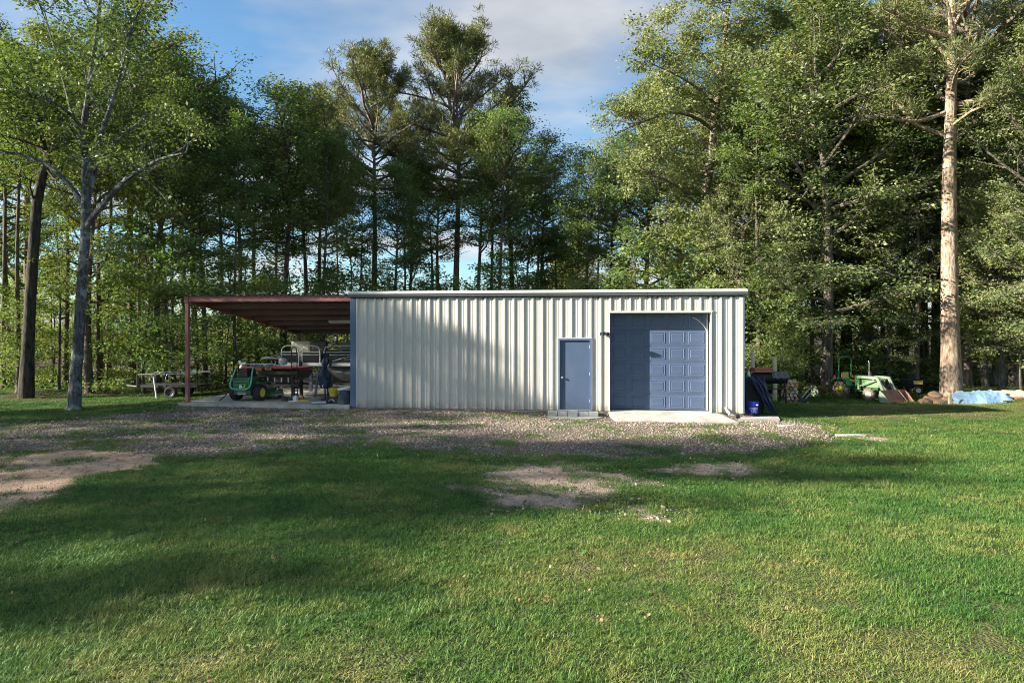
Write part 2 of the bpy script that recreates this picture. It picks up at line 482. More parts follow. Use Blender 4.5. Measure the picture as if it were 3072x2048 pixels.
b.inputs['Roughness'].default_value = .95; b.inputs['Specular IOR Level'].default_value = .15
bp = n.new('ShaderNodeBump'); bp.inputs['Strength'].default_value = .8; bp.inputs['Distance'].default_value = .03
hh = nmath('ADD', nmath('MULTIPLY', vor.outputs['Distance'], -1.0), nmath('MULTIPLY', nnoise(30, 5, .7), .6))
l.new(hh, bp.inputs['Height']); l.new(bp.outputs[0], b.inputs['Normal'])

me = np_mesh('ground', np.stack([gx.ravel(), gy.ravel(), zz.ravel()], 1), fq, gm, smooth=True)
for k, v in masks(gx.ravel(), gy.ravel()).items():
    me.attributes.new(k, 'FLOAT', 'POINT').data.foreach_set('value', v.astype(np.float32))
ground = put(bpy.data.objects.new('ground', me))
tag(ground, 'lawn, gravel drive and bare dirt around the metal shed', 'ground', kind='structure')
# ---------------------------------------------------------------- materials for the buildings
M_WALL = mat('panel_paint', (.48, .47, .435), .40, 0, .03, 1.2, dirt=(.33, .33, .30), dirt_amt=.25, dscale=.7, stretch=(3, 3, .35), bump=.12, bscale=1.1, mud=True)
M_TRIM = mat('slate_blue_trim', (.085, .13, .22), .45, 0, .08)
M_LIGHTTRIM = mat('light_trim', (.46, .46, .44), .4, 0, .04)
M_GUTTER = mat('gutter_paint', (.40, .41, .39), .4, 0, .05, 2, dirt=(.25, .24, .2), dirt_amt=.35, dscale=2.5)
M_FASCIA = mat('grey_gutter_face', (.17, .18, .19), .45, 0, .06, 2)
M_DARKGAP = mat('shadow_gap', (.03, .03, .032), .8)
M_BLUE = mat('door_blue', (.052, .085, .158), .45, 0, .05, 2, dirt=(.10, .12, .16), dirt_amt=.35, spec=.5, sheen=1.0)
M_STEEL = mat('galvanised', (.55, .56, .56), .35, .8, .1, 6)
M_CONC = mat('concrete', (.38, .37, .34), .9, 0, .14, 2.2, .35, 60, dirt=(.17, .15, .13), dirt_amt=.7, dscale=2.0, spec=.2)
M_CONC2 = mat('concrete_block', (.34, .34, .33), .92, 0, .15, 5, .5, 80, dirt=(.16, .15, .14), dirt_amt=.6, dscale=4, spec=.2)
M_ROOF = mat('roof_sheet', (.5, .51, .5), .45, .2, .06)
M_RED = mat('maroon_steel', (.27, .095, .095), .5, 0, .10, 3, dirt=(.38, .2, .18), dirt_amt=.5, dscale=2.5)
M_UNDER = mat('carport_underside', (.16, .11, .095), .6, .1, .12, 2)
M_BLACK = mat('black_plastic', (.018, .018, .02), .45, 0, .15)
M_WHITE = mat('white_paint', (.75, .76, .76), .35, 0, .04)
M_BLOCKDARK = mat('dark_metal', (.05, .05, .055), .5, .5, .2)

WL = 12.41                      # front wall length
WH = 3.56
RIBS = [0.488 + .3048 * k for k in range(-1, 40)]
def prof(x):
    h = 0.0
    for c in RIBS:
        d = abs(x - c)
        if d < .047: h = max(h, .038 * min(1, (.047 - d) / .022))
        m_ = abs(x - c - .1524)
        for o_ in (-.03, .03):
            dd = abs(x - c - .1524 - o_)
            if dd < .016: h = max(h, .006 * min(1, (.016 - dd) / .008))
    return h
BREAK = sorted(set([round(c + o_, 5) for c in RIBS for o_ in (-.047, -.025, .025, .047, .1064, .1144, .1304, .1384, .1664, .1744, .1904, .1984)]))

DX0, DX1, DZ = wallx(1676), wallx(1773.5), 2.255        # walk-in door opening
GX0, GX1, GZ = wallx(1828.4), wallx(2133.4), 3.075      # garage opening
REC = 0.38

shed = thing('metal_shed', 'long pale grey ribbed metal shed with blue doors', 'shed', (SHED_X, SHED_Y, 0), -TH)

def opening_z(xm):
    if DX0 < xm < DX1: return DZ
    if GX0 < xm < GX1: return GZ
    return 0.0
k = 0
edges_ = [0.045] + [0.335 + .9144 * i for i in range(1, 14)] + [WL - .10]
edges_ = [e for e in edges_ if e <= WL - .10 + 1e-6]
for i in range(len(edges_) - 1):
    a, c = edges_[i], edges_[i + 1]
    xsn = sorted(set([a, c] + [q for q in BREAK if a < q < c] + [q for q in (DX0, DX1, GX0, GX1) if a < q < c]))
    mb = MB()
    for p0, p1 in zip(xsn[:-1], xsn[1:]):
        z0 = opening_z((p0 + p1) / 2)
        h0, h1 = prof(p0 + 1e-5), prof(p1 - 1e-5)
        lap = .0015 * (i % 2)
        mb.add([(p0, -h0 - lap, z0), (p1, -h1 - lap, z0), (p1, -h1 - lap, WH), (p0, -h0 - lap, WH)], [(0, 1, 2, 3)])
        if z0 == 0: mb.add([(p0, -h0 - lap, 0), (p1, -h1 - lap, 0), (p1, .02, 0), (p0, .02, 0)], [(3, 2, 1, 0)])
    mb.build('wall_panel', M_WALL, shed)
# foundation, other walls, roof
MB().box((0.01, .03, -.3), (WL - .01, 9.0, -.004)).build('foundation', M_CONC, shed)
def wall_sheet(name, pts_, nsheets, p0, p1, zt0, zt1, flip=1):
    """ribbed side or back wall made of separate sheets between two plan points"""
    p0, p1 = Vector(p0), Vector(p1)
    d = (p1 - p0); L_ = d.length; u = d / L_; nrm = Vector((u.y, -u.x)) * flip
    for i in range(nsheets):
        a, c = L_ * i / nsheets, L_ * (i + 1) / nsheets
        mb = MB(); s_ = a; qs = []
        while s_ < c - 1e-6:
            for o_, h in ((.09, 0), (.125, .032), (.165, .032), (.20, 0)):
                qs.append((s_ + o_, h))
            s_ += .3048
        qs = [(a, 0)] + [q for q in qs if a < q[0] < c] + [(c, 0)]
        for (s0, h0), (s1, h1) in zip(qs[:-1], qs[1:]):
            A = p0 + u * s0 + nrm * h0; B = p0 + u * s1 + nrm * h1
            za, zb = zt0 + (zt1 - zt0) * s0 / L_, zt0 + (zt1 - zt0) * s1 / L_
            mb.add([(A.x, A.y, 0), (B.x, B.y, 0), (B.x, B.y, zb), (A.x, A.y, za)], [(0, 1, 2, 3)])
        mb.build(name, M_WALL, shed)
wall_sheet('wall_panel', None, 10, (0, .02), (0, 8.99), 3.60, 2.44, -1)
wall_sheet('wall_panel', None, 10, (WL, .02), (WL, 8.99), 3.60, 2.44, 1)
wall_sheet('wall_panel', None, 13, (0, 9.0), (WL, 9.0), 2.44, 2.44, -1)
for i in range(14):
    a, c = -.08 + i * (WL + .16) / 14, -.08 + (i + 1) * (WL + .16) / 14
    mb = MB(); qs = [(a, 0)]
    for j in range(3):
        m_ = a + (c - a) * (j + .5) / 3
        qs += [(m_ - .055, 0), (m_ - .02, .032), (m_ + .02, .032), (m_ + .055, 0)]
    qs.append((c, 0))
    for (x0, h0), (x1, h1) in zip(qs[:-1], qs[1:]):
        mb.add([(x0, -.03, 3.735 + h0), (x1, -.03, 3.735 + h1), (x1, 9.15, 2.55 + h1), (x0, 9.15, 2.55 + h0)], [(0, 1, 2, 3)])
    mb.build('roof_panel', M_ROOF, shed)
# corner trims
MB().box((-.035, -.045, .0), (.15, .06, WH - .002)).build('corner_trim', M_TRIM, shed, bevel=.008)
MB().box((WL - .10, -.040, -.02), (WL + .012, .05, WH - .002)).build('corner_trim', M_LIGHTTRIM, shed, bevel=.008)
MB().box((WL + .0125, -.042, -.02), (WL + .055, .16, WH - .002)).build('corner_trim', M_TRIM, shed, bevel=.005)
MB().box((-.02, .0, 3.52), (WL + .02, .10, 3.72)).build('eave_gap_shade', M_DARKGAP, shed)  # near-black strip: shade of the gap below the gutter put into its colour
# gutter in three lengths with seams
gp = [(-.005, 3.585), (-.105, 3.60), (-.135, 3.645), (-.135, 3.688), (-.005, 3.688)]
capp = [(-.01, 3.6885), (-.150, 3.6885), (-.165, 3.696), (-.165, 3.708), (-.03, 3.79), (.02, 3.79), (.02, 3.74), (-.01, 3.74)]
for a, c in ((-.06, wallx(1644)), (wallx(1644) + .012, wallx(1942)), (wallx(1942) + .012, WL + .13)):
    go_ = MB().prism(gp, 'x', a, c).build('gutter', M_FASCIA, shed)
    MB().prism(capp, 'x', a - .004, c + .004).build('drip_edge', M_GUTTER, go_)
for xx in (wallx(1644), wallx(1942)):
    MB().prism([(y_ * 1.0 + .004, z_) for y_, z_ in gp], 'x', xx + .001, xx + .011).build('gutter_seam', M_DARKGAP, shed)
# walk-in door
fr = MB()
fr.box((DX0 - .012, -.046, 0.0), (DX0 + .045, .09, DZ + .012)).box((DX1 - .045, -.046, 0.0), (DX1 + .012, .09, DZ + .012)).box((DX0 + .0455, -.045, DZ - .045), (DX1 - .0455, .09, DZ + .011))
fr.build('door_frame', M_TRIM, shed, bevel=.004)
MB().box((DX0 - .03, -.043, DZ + .0125), (DX1 + .03, .01, DZ + .035)).build('door_head_trim', M_LIGHTTRIM, shed)
for xx in (DX0 - .032, DX1 + .0125): MB().box((xx, -.042, .002), (xx + .0195, .01, DZ + .012)).build('door_side_trim', M_LIGHTTRIM, shed)
door = MB().box((DX0 + .047, .012, .03), (DX1 - .047, .057, DZ - .048)).build('door', M_BLUE, shed, bevel=.004)
kn = Matrix.Translation((DX0 + .115, .012, 1.03)) @ Matrix.Rotation(R(90), 4, 'X')
MB().lathe([(.036, 0), (.036, .006), (.013, .010), (.013, .035), (.028, .042), (.032, .056), (.026, .068), (0.001, .072)], 16, kn).build('knob', M_STEEL, door, smooth=True)
for z_ in (.25, 1.1, 1.95): MB().cyl((DX1 - .052, .008, z_), (DX1 - .052, .008, z_ + .1), .009, n=8).build('hinge', M_STEEL, door)
MB().box((DX0 + .01, -.06, -.0), (DX1 - .01, .06, .028)).build('threshold', M_STEEL, shed)
# garage opening
jb = MB()
jb.box((GX0 - .012, -.046, .0), (GX0 + .012, REC + .05, GZ + .012)).build('garage_jamb', M_LIGHTTRIM, shed)
MB().box((GX1 - .012, -.046, .0), (GX1 + .012, REC + .05, GZ + .012)).build('garage_jamb', M_LIGHTTRIM, shed)
MB().box((GX0 + .0125, -.045, GZ - .012), (GX1 - .0125, REC + .05, GZ + .011)).build('garage_head', M_LIGHTTRIM, shed)
MB().box((GX0 - .06, -.043, GZ + .0125), (GX1 + .06, .01, GZ + .05)).build('garage_head_trim', M_LIGHTTRIM, shed)
gdw = GX1 - GX0
GB0, GB1 = GX0 + .02, GX1 - .10
g = MB()
SH = (GZ - .04) / 6
for r_ in range(6):
    z0 = .01 + r_ * SH
    g.prism([(REC, z0 + .012), (REC + .008, z0 + .003), (REC + .05, z0 + .003), (REC + .05, z0 + SH - .003), (REC + .008, z0 + SH - .003), (REC, z0 + SH - .012)], 'x', GB0, GB1)
gdoor = g.build('garage_door', M_BLUE, shed)
pw = (GB1 - GB0) / 5
pan = MB()
W_, H_ = pw - .15, SH - .175
def ring(ins, dep): return [(-W_ / 2 + ins, dep, -H_ / 2 + ins), (W_ / 2 - ins, dep, -H_ / 2 + ins), (W_ / 2 - ins, dep, H_ / 2 - ins), (-W_ / 2 + ins, dep, H_ / 2 - ins)]
rings = [ring(-.012, .002), ring(0, -.012), ring(.02, -.010), ring(.034, .0035), ring(.05, .0035), ring(.075, -.016)]
rings = [ring(-.014, .0005), ring(-.004, -.012), ring(.014, -.012), ring(.03, -.0015), ring(.05, -.013)]
vs = sum(rings, []); fs = []
for i in range(len(rings) - 1):
    for k in range(4): fs.append((i * 4 + k, i * 4 + (k + 1) % 4, (i + 1) * 4 + (k + 1) % 4, (i + 1) * 4 + k))
fs.append(tuple(range(len(vs) - 4, len(vs))))
pan.add(vs, fs)
pme = pan.mesh('raised_panel', M_BLUE)
for r_ in range(6):
    for c_ in range(5):
        o = put(bpy.data.objects.new('raised_panel', pme), gdoor)
        o.location = (GB0 + pw * (c_ + .5), REC, .01 + SH * (r_ + .5))
MB().box((GB0, REC + .002, -.002), (GB1, REC + .045, .009)).build('bottom_seal', M_BLACK, gdoor)
# track inside the right edge: upright and curved arm
MB().box((GB1 + .012, REC - .02, .02), (GB1 + .055, REC + .03, GZ - .03)).build('door_track', M_LIGHTTRIM, shed)
ax = GB1 + .01
MB().tube([(ax, REC - .03, 2.52), (ax - .12, REC - .03, 2.70), (ax - .27, REC - .03, 2.85), (ax - .43, REC - .03, 2.93)], .018, 8, 1).build('curved_track', M_STEEL, shed, smooth=True)
# flood light beside the garage opening
flx, flz = wallx(1814), P(1814, 1000, 22).z
fl = MB().box((-.05, -.05, -.05), (.05, 0, .05)).build('flood_light', M_BLOCKDARK, shed, bevel=.006)
fl.location = (flx, -.033, flz)
for sx in (-1, 1):
    Mh = Matrix.Translation((sx * .085, -.10, .0)) @ Matrix.Rotation(R(sx * 18), 4, 'Z') @ Matrix.Rotation(R(105), 4, 'X')
    hd = MB().lathe([(.02, -.05), (.034, -.04), (.05, .03), (.058, .06), (.05, .062), (.02, .05)], 14, Mh).cyl((sx * .03, -.045, 0), (sx * .07, -.08, 0), .012, n=8).build('lamp_head', M_BLOCKDARK, fl, smooth=True)
MB().box((.055, -.06, -.07), (.10, -.02, -.055)).build('motion_sensor', M_WHITE, fl)
# white drain pipe stub at the right end
pp = [(wallx(2176), -.05, .16), (wallx(2178), -.08, .10), (wallx(2186), -.22, -.03)]
MB().tube(pp, .033, 10, 1).build('drain_pipe', M_WHITE, shed, smooth=True)

# ---------------------------------------------------------------- concrete outside the doors
ap0, ap1 = GX0 - .05, GX1 + .12
apn = MB().add([BL(ap0, .22, .012), BL(ap1, .22, .012), BL(ap1 + .5, -1.12, -.135), BL(ap0 + .22, -1.10, -.135),
                BL(ap0, .22, -.4), BL(ap1, .22, -.4), BL(ap1 + .5, -1.12, -.4), BL(ap0 + .22, -1.10, -.4)],
               [(0, 1, 2, 3), (0, 3, 7, 4), (1, 5, 6, 2), (3, 2, 6, 7), (0, 4, 5, 1), (4, 7, 6, 5)])
tag(apn.build('concrete_apron', M_CONC, bevel=.012), 'worn concrete apron in front of the garage door', 'apron', kind='structure')
st = thing('concrete_step', 'low concrete block step with rounded slab below walk-in door', 'step', (SHED_X, SHED_Y, 0), -TH)
bx0, bx1 = wallx(1645), wallx(1796)
bw = (bx1 - bx0) / 5
for i in range(5):
    x0 = bx0 + i * bw
    MB().box((x0 + .008, -.30 - .012 * (i % 3), -.30), (x0 + bw - .008, -.05, -.008 - .008 * (i % 2))).build('block', M_CONC2, st, bevel=.012)
sl = [(bx0 - .10 + (bx1 - bx0 + .24) * t, -.34 - .50 * math.sin(math.pi * min(1, max(0, t))) ** .5) for t in np.linspace(0, 1, 17)]
MB().prism(sl, 'z', -.30, -.145).build('slab', M_CONC2, st, bevel=.014)
sp = MB().prism([(WL - .2, -.5), (WL + 1.0, -.42), (WL + 1.1, .25), (WL + .1, .2)], 'z', -.3, -.115).build('paving_slab', M_CONC)
sp.location = (SHED_X, SHED_Y, 0); sp.rotation_euler = (0, 0, -TH)
tag(sp, 'flat worn concrete slab under the blue bucket', 'slab', kind='structure')

# ---------------------------------------------------------------- carport
CPX = -5.86
CPD = 8.95
cp = thing('carport', 'open maroon steel lean-to carport with ribbed roof', 'carport', (SHED_X, SHED_Y, 0), -TH)
def cz(y): return 3.66 - .134 * y          # top of the frame along the depth
tag(MB().add([BL(-6.05, -.15, .07), BL(-.04, -.15, .07), BL(-.04, 9.3, .07), BL(-6.05, 9.3, .07), BL(-6.05, -.15, -.3), BL(-.04, -.15, -.3), BL(-.04, 9.3, -.3), BL(-6.05, 9.3, -.3)],
             [(0, 1, 2, 3), (0, 4, 5, 1), (3, 7, 4, 0), (1, 5, 6, 2), (2, 6, 7, 3), (4, 7, 6, 5)]).build('carport_slab', M_CONC, bevel=.015),
    'concrete floor slab under the maroon carport', 'slab', kind='structure')
def post(x, y):
    zt = cz(y) - .01
    o = MB().box((x - .06, y - .06, .085), (x + .06, y + .06, zt)).build('post', M_RED, cp, bevel=.008)
    MB().box((x - .1, y - .1, .0715), (x + .1, y + .1, .0845)).build('base_plate', M_RED, o)
    MB().box((x - .066, y - .066, .62), (x + .066, y + .066, .66)).build('collar', M_RED, o)
    return o
post(CPX + .06, .02); post(CPX + .06, 8.75); post(-1.35, 8.75)
# front fascia channel
MB().prism([(-.02, 3.475), (.05, 3.475), (.05, 3.49), (-.005, 3.49), (-.005, 3.645), (.05, 3.645), (.05, 3.66), (-.02, 3.66)], 'x', CPX + .125, -.04).build('front_beam', M_RED, cp)
MB().box((CPX - .02, -.055, 3.44), (CPX + .124, .10, 3.665)).build('corner_plate', M_RED, cp, bevel=.006)
for j in range(3): MB().lathe([(.0, -.02), (.012, -.015), (.012, 0)], 8, Matrix.Translation((CPX + .16 , -.02, 3.50 + .06 * j)) @ Matrix.Rotation(R(90), 4, 'X')).build('bolt', M_STEEL, cp)
def sloped(name, x0, x1, y0, y1, top, hgt, m):
    return MB().add([(x0, y0, cz(y0) - top), (x1, y0, cz(y0) - top), (x1, y1, cz(y1) - top), (x0, y1, cz(y1) - top),
                     (x0, y0, cz(y0) - top - hgt), (x1, y0, cz(y0) - top - hgt), (x1, y1, cz(y1) - top - hgt), (x0, y1, cz(y1) - top - hgt)],
                    [(0, 1, 2, 3), (4, 7, 6, 5), (0, 4, 5, 1), (1, 5, 6, 2), (2, 6, 7, 3), (3, 7, 4, 0)]).build(name, m, cp)
sloped('side_beam', CPX, CPX + .07, .11, 8.9, .004, .18, M_RED)
sloped('side_beam', -.13, -.06, .11, 8.9, .004, .18, M_RED)
for yy in np.linspace(1.5, 8.85, 6):
    sloped('purlin', CPX + .075, -.135, yy - .03, yy + .03, .012, .16, M_UNDER)
for i in range(7):
    a, c = CPX - .06 + i * 5.9 / 7, CPX - .06 + (i + 1) * 5.9 / 7
    mb = MB(); qs = [(a, 0)]
    for j in range(3):
        m_ = a + (c - a) * (j + .5) / 3
        qs += [(m_ - .05, 0), (m_ - .02, .034), (m_ + .02, .034), (m_ + .05, 0)]
    qs.append((c, 0))
    for (x0, h0), (x1, h1) in zip(qs[:-1], qs[1:]):
        A = [(x0, -.10, cz(-.10) + .006 + h0), (x1, -.10, cz(-.10) + .006 + h1), (x1, 9.1, cz(9.1) + .006 + h1), (x0, 9.1, cz(9.1) + .006 + h0)]
        mb.add(A + [(p_[0], p_[1], p_[2] - .004) for p_ in A], [(0, 1, 2, 3), (7, 6, 5, 4), (0, 4, 5, 1), (2, 6, 7, 3)])
    mb.build('roof_panel', M_UNDER, cp)
M_FIX = mat('strip_light_body', (.62, .60, .52), .4)
ya = 4.55
lt = MB().box((-2.62, ya - .09, cz(ya) - .25), (-1.32, ya + .09, cz(ya) - .16)).build('strip_light', M_FIX, cp, bevel=.01)
for dy in (-.04, .04): MB().cyl((-2.58, ya + dy, cz(ya) - .27), (-1.36, ya + dy, cz(ya) - .27), .016, n=8).build('lamp_tube', M_WHITE, lt)
# ---------------------------------------------------------------- trees
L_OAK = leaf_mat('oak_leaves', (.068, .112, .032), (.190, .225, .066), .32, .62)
L_SUN = leaf_mat('sunlit_leaves', (.085, .120, .048), (.240, .270, .120), .28, .62)  # sunlight on the bright crowns is put into this paler leaf colour
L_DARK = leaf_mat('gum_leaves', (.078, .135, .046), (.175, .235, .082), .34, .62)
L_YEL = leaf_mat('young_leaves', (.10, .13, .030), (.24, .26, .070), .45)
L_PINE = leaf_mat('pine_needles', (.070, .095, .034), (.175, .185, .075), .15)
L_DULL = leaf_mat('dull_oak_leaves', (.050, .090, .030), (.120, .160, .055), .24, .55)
B_OAK = bark_mat('oak_bark', (.055, .046, .038), (.19, .165, .135))
B_GREY = bark_mat('grey_lichen_bark', (.035, .036, .038), (.12, .125, .13), lichen=(.22, .24, .255), scale=12)
B_PALE = bark_mat('pale_bark', (.10, .09, .075), (.30, .28, .24), scale=12, bump=.6)
B_PINE = bark_mat('pine_bark', (.14, .092, .062), (.41, .325, .25), zs=1.2, scale=11, bump=1.0)
B_PINE2 = bark_mat('grey_pine_bark', (.09, .07, .06), (.27, .22, .185), zs=1.2, scale=10, bump=1.0)
B_BLACK = bark_mat('blackish_bark', (.02, .018, .016), (.075, .065, .055))
B_DARK = bark_mat('dark_bark', (.045, .037, .030), (.15, .125, .10))

def make_leaves(C, A, size, per, spread, rng, flat=.45, droop=.45, pine=False, aspect=.5):
    """C: spray centres, A: outward directions; returns verts, quads"""
    N = len(C)
    c = np.repeat(C, per, 0); a = np.repeat(A, per, 0)
    n_ = len(c)
    if pine:
        d = rng.normal(size=(n_, 3)) + a * .7 + np.array([0, 0, .35])
        d /= np.linalg.norm(d, axis=1, keepdims=True)
        base = c + d * spread * .12 + rng.normal(size=(n_, 3)) * spread * .22
        ln = size * rng.uniform(.7, 1.2, (n_, 1))
        side = np.cross(d, rng.normal(size=(n_, 3))); side /= np.linalg.norm(side, axis=1, keepdims=True) + 1e-9
        w = ln * aspect
        V = np.stack([base, base + d * ln * .55 + side * w * .5, base + d * ln, base + d * ln * .55 - side * w * .5], 1)
    else:
        off = rng.normal(size=(n_, 3)) * np.array([1, 1, flat]) * spread * np.repeat(rng.uniform(.65, 1.3, (N, 1)), per, 0)
        base = c + off
        d = rng.normal(size=(n_, 3)) * np.array([1, 1, .45]) + a * .5 + off / (np.linalg.norm(off, axis=1, keepdims=True) + 1e-6) * .7
        d[:, 2] -= droop
        d /= np.linalg.norm(d, axis=1, keepdims=True) + 1e-9
        up = rng.normal(size=(n_, 3)) * .95 + np.array([0, 0, .8])
        side = np.cross(d, up); side /= np.linalg.norm(side, axis=1, keepdims=True) + 1e-9
        nrm = np.cross(side, d)
        ln = size * rng.lognormal(-.05, .36, (n_, 1)).clip(.4, 1.6); w = ln * aspect * rng.uniform(.8, 1.2, (n_, 1))
        fold = nrm * w * .18
        V = np.stack([base, base + d * ln * .45 + side * w + fold, base + d * ln, base + d * ln * .45 - side * w + fold], 1)
    F = np.arange(n_ * 4).reshape(n_, 4)
    return V.reshape(-1, 3), F

def branch_pts(p0, d0, L, rng, nseg=5, up=.25, wob=.16):
    pts = [np.array(p0, float)]; d = np.array(d0, float); d /= np.linalg.norm(d)
    for i in range(nseg):
        d = d + rng.normal(size=3) * wob + np.array([0, 0, up / nseg])
        d /= np.linalg.norm(d)
        pts.append(pts[-1] + d * L / nseg)
    return pts

def along(pts, t):
    f = t * (len(pts) - 1); i = min(int(f), len(pts) - 2); f -= i
    p = pts[i] * (1 - f) + pts[i + 1] * f
    d = pts[i + 1] - pts[i]
    return p, d / (np.linalg.norm(d) + 1e-9)

class Tree:
    def __init__(self, seed):
        self.rng = np.random.RandomState(seed); self.mb = MB(); self.C = []; self.A = []
    def limb(self, pts, r0, r1, n=6):
        k = len(pts)
        self.mb.tube([tuple(p) for p in pts], [r0 + (r1 - r0) * i / (k - 1) for i in range(k)], n, caps=False)
    def dress(self, pts, L, r, nsec=6, sp=3, t0=.3, seclen=.4, sec_up=.15):
        """side twigs with leaf sprays along a branch"""
        rng = self.rng
        for j in range(nsec):
            t = t0 + (1 - t0) * (j + rng.rand() * .8) / nsec
            p, d = along(pts, min(t, 1))
            az = rng.uniform(0, 2 * math.pi)
            s = np.cross(d, [0, 0, 1]) * (1 if j % 2 else -1) + np.array([math.cos(az), math.sin(az), 0]) * .35 + d * .55 + np.array([0, 0, sec_up])
            l2 = L * seclen * rng.uniform(.6, 1.2) * (1.15 - .5 * t)
            q = branch_pts(p, s, l2, rng, 3, .1, .2)
            self.limb(q, r * .35, r * .1, 4)
            for m_ in range(sp):
                pp, dd = along(q, (m_ + 1) / sp)
                self.C.append(pp + rng.normal(size=3) * .08); self.A.append(dd)
        self.C.append(pts[-1]); self.A.append(pts[-1] - pts[-2])
    def finish(self, name, bark, leaf, size, per, spread, **kw):
        A = np.array(self.A); A /= np.linalg.norm(A, axis=1, keepdims=True) + 1e-9
        V, F = make_leaves(np.array(self.C), A, size, per, spread, self.rng, **kw)
        return self.mb.mesh(name + '_trunk', bark, smooth=True), np_mesh(name + '_crown', V, F, leaf)

def trunk_pts(H, rng, wob=.12, k=9, lean=(0, 0)):
    pts = [np.zeros(3)]
    ph = rng.uniform(0, 6.28, 2)
    for i in range(1, k + 1):
        t = i / k
        pts.append(np.array([lean[0] * t + wob * math.sin(ph[0] + t * 5) * t, lean[1] * t + wob * math.sin(ph[1] + t * 4) * t, H * t]))
    return pts

def root_flare(tr, pts, r, n=12, flare=1.7, top=.35):
    k = len(pts)
    rs = [max(.025, r * (1 - (1 - top * 0) * (i / (k - 1)) ** 1.15 * .93)) for i in range(k)]
    p1 = pts[0] + (pts[1] - pts[0]) * min(.12, .35 / np.linalg.norm(pts[1] - pts[0]) * 1.0)
    allp = [pts[0] - np.array([0, 0, .35]), pts[0], p1] + pts[1:]
    allr = [r * flare * 1.15, r * flare, r * 1.12] + rs[1:]
    tr.mb.tube([tuple(p) for p in allp], allr, n, caps=False)
    return rs

def broadleaf(name, seed, H, h0, Rc, nprim, r, leaf, bark, size=.125, per=32, spread=.245, env=None, nsec=7, sp=3, wob=.35, low=12, high=62, stubs=0, aspect=.25):
    tr = Tree(seed); rng = tr.rng
    pts = trunk_pts(H * .93, rng, wob)
    rs = root_flare(tr, pts, r)
    env = env or (lambda u: max(.18, math.sin(math.pi * min(1, u * .80 + .16)) ** .75))
    for i in range(nprim):
        u = (i + rng.rand()) / nprim
        t = h0 + (1 - h0) * u
        p, d = along(pts, min(.995, t))
        az = i * 2.39996 + rng.uniform(-.5, .5)
        el = R(low + (high - low) * u ** 1.3 + rng.uniform(-12, 12))
        L = Rc * env(u) * rng.uniform(.65, 1.2)
        dr = np.array([math.cos(az) * math.cos(el), math.sin(az) * math.cos(el), math.sin(el)])
        q = branch_pts(p, dr, L, rng, 5, .25)
        rb = min(r * .42, max(.018, .028 * L * (1.3 - .7 * u)))
        tr.limb(q, rb, rb * .25, 5)
        tr.dress(q, L, rb, nsec=max(3, int(nsec * (L / Rc) + 1)), sp=sp)
    for i in range(stubs):
        p, d = along(pts, rng.uniform(.18, h0)); az = rng.uniform(0, 6.28)
        q = branch_pts(p, [math.cos(az), math.sin(az), rng.uniform(-.1, .5)], rng.uniform(.6, 1.8), rng, 3)
        tr.limb(q, .03, .006, 4)
    return tr.finish(name, bark, leaf, size, per, spread, aspect=aspect)

def pine(name, seed, H, h0, Rc, nprim, r, bark, per=46, size=.30, leaf=None, spread=.5, top=None, dead=6):
    tr = Tree(seed); rng = tr.rng
    pts = trunk_pts(H * .97, rng, .25, 10)
    rs = root_flare(tr, pts, r, 14, 1.35)
    for i in range(nprim):
        u = (i + rng.rand()) / nprim
        t = h0 + (1 - h0) * u
        p, d = along(pts, min(.995, t))
        az = i * 2.39996 + rng.uniform(-.6, .6)
        el = R(5 + 55 * u + rng.uniform(-15, 15))
        L = Rc * (.55 + .6 * math.sin(math.pi * min(1, u * .7 + .2))) * rng.uniform(.5, 1.15) * (1 - .45 * u)
        q = branch_pts(p, [math.cos(az) * math.cos(el), math.sin(az) * math.cos(el), math.sin(el)], L, rng, 5, .6, .2)
        rb = max(.02, .022 * L)
        tr.limb(q, rb, rb * .3, 5)
        tr.dress(q, L, rb, nsec=int(4 + L * 1.3), sp=2, t0=.4, seclen=.33, sec_up=.4)
    for i in range(dead):
        p, d = along(pts, rng.uniform(.35, h0)); az = rng.uniform(0, 6.28)
        q = branch_pts(p, [math.cos(az), math.sin(az), rng.uniform(-.15, .25)], rng.uniform(.5, 1.6), rng, 3)
        tr.limb(q, .025, .006, 4)
    return tr.finish(name, bark, leaf or L_PINE, size, per, spread, pine=True, aspect=.11)

PROTO = {}
PROTO['oakA'] = (20, broadleaf('oakA', 11, 20, .24, 4.3, 46, .24, L_OAK, B_OAK, stubs=4))
PROTO['oakB'] = (20, broadleaf('oakB', 12, 20, .30, 3.9, 44, .21, L_OAK, B_DARK, stubs=5))
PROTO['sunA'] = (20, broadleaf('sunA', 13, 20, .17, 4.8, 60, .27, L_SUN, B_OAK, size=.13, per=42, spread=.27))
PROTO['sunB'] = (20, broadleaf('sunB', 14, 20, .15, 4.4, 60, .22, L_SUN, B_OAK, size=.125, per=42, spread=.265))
PROTO['darkA'] = (16, broadleaf('darkA', 15, 16, .18, 3.3, 42, .17, L_DARK, B_DARK, per=32))
PROTO['darkB'] = (16, broadleaf('darkB', 16, 16, .52, 3.1, 34, .15, L_DARK, B_DARK, per=24, stubs=6))
PROTO['high'] = (18, broadleaf('high', 27, 18, .48, 3.6, 36, .17, L_OAK, B_DARK, per=24, stubs=6))
PROTO['under'] = (7, broadleaf('under', 17, 7, .08, 2.3, 24, .06, L_DARK, B_DARK, size=.13, per=22, spread=.24, low=-4, high=40, nsec=5))
PROTO['underB'] = (7, broadleaf('underB', 18, 7, .12, 2.1, 20, .05, L_OAK, B_DARK, size=.135, per=22, spread=.25, low=-4, high=38, nsec=5))
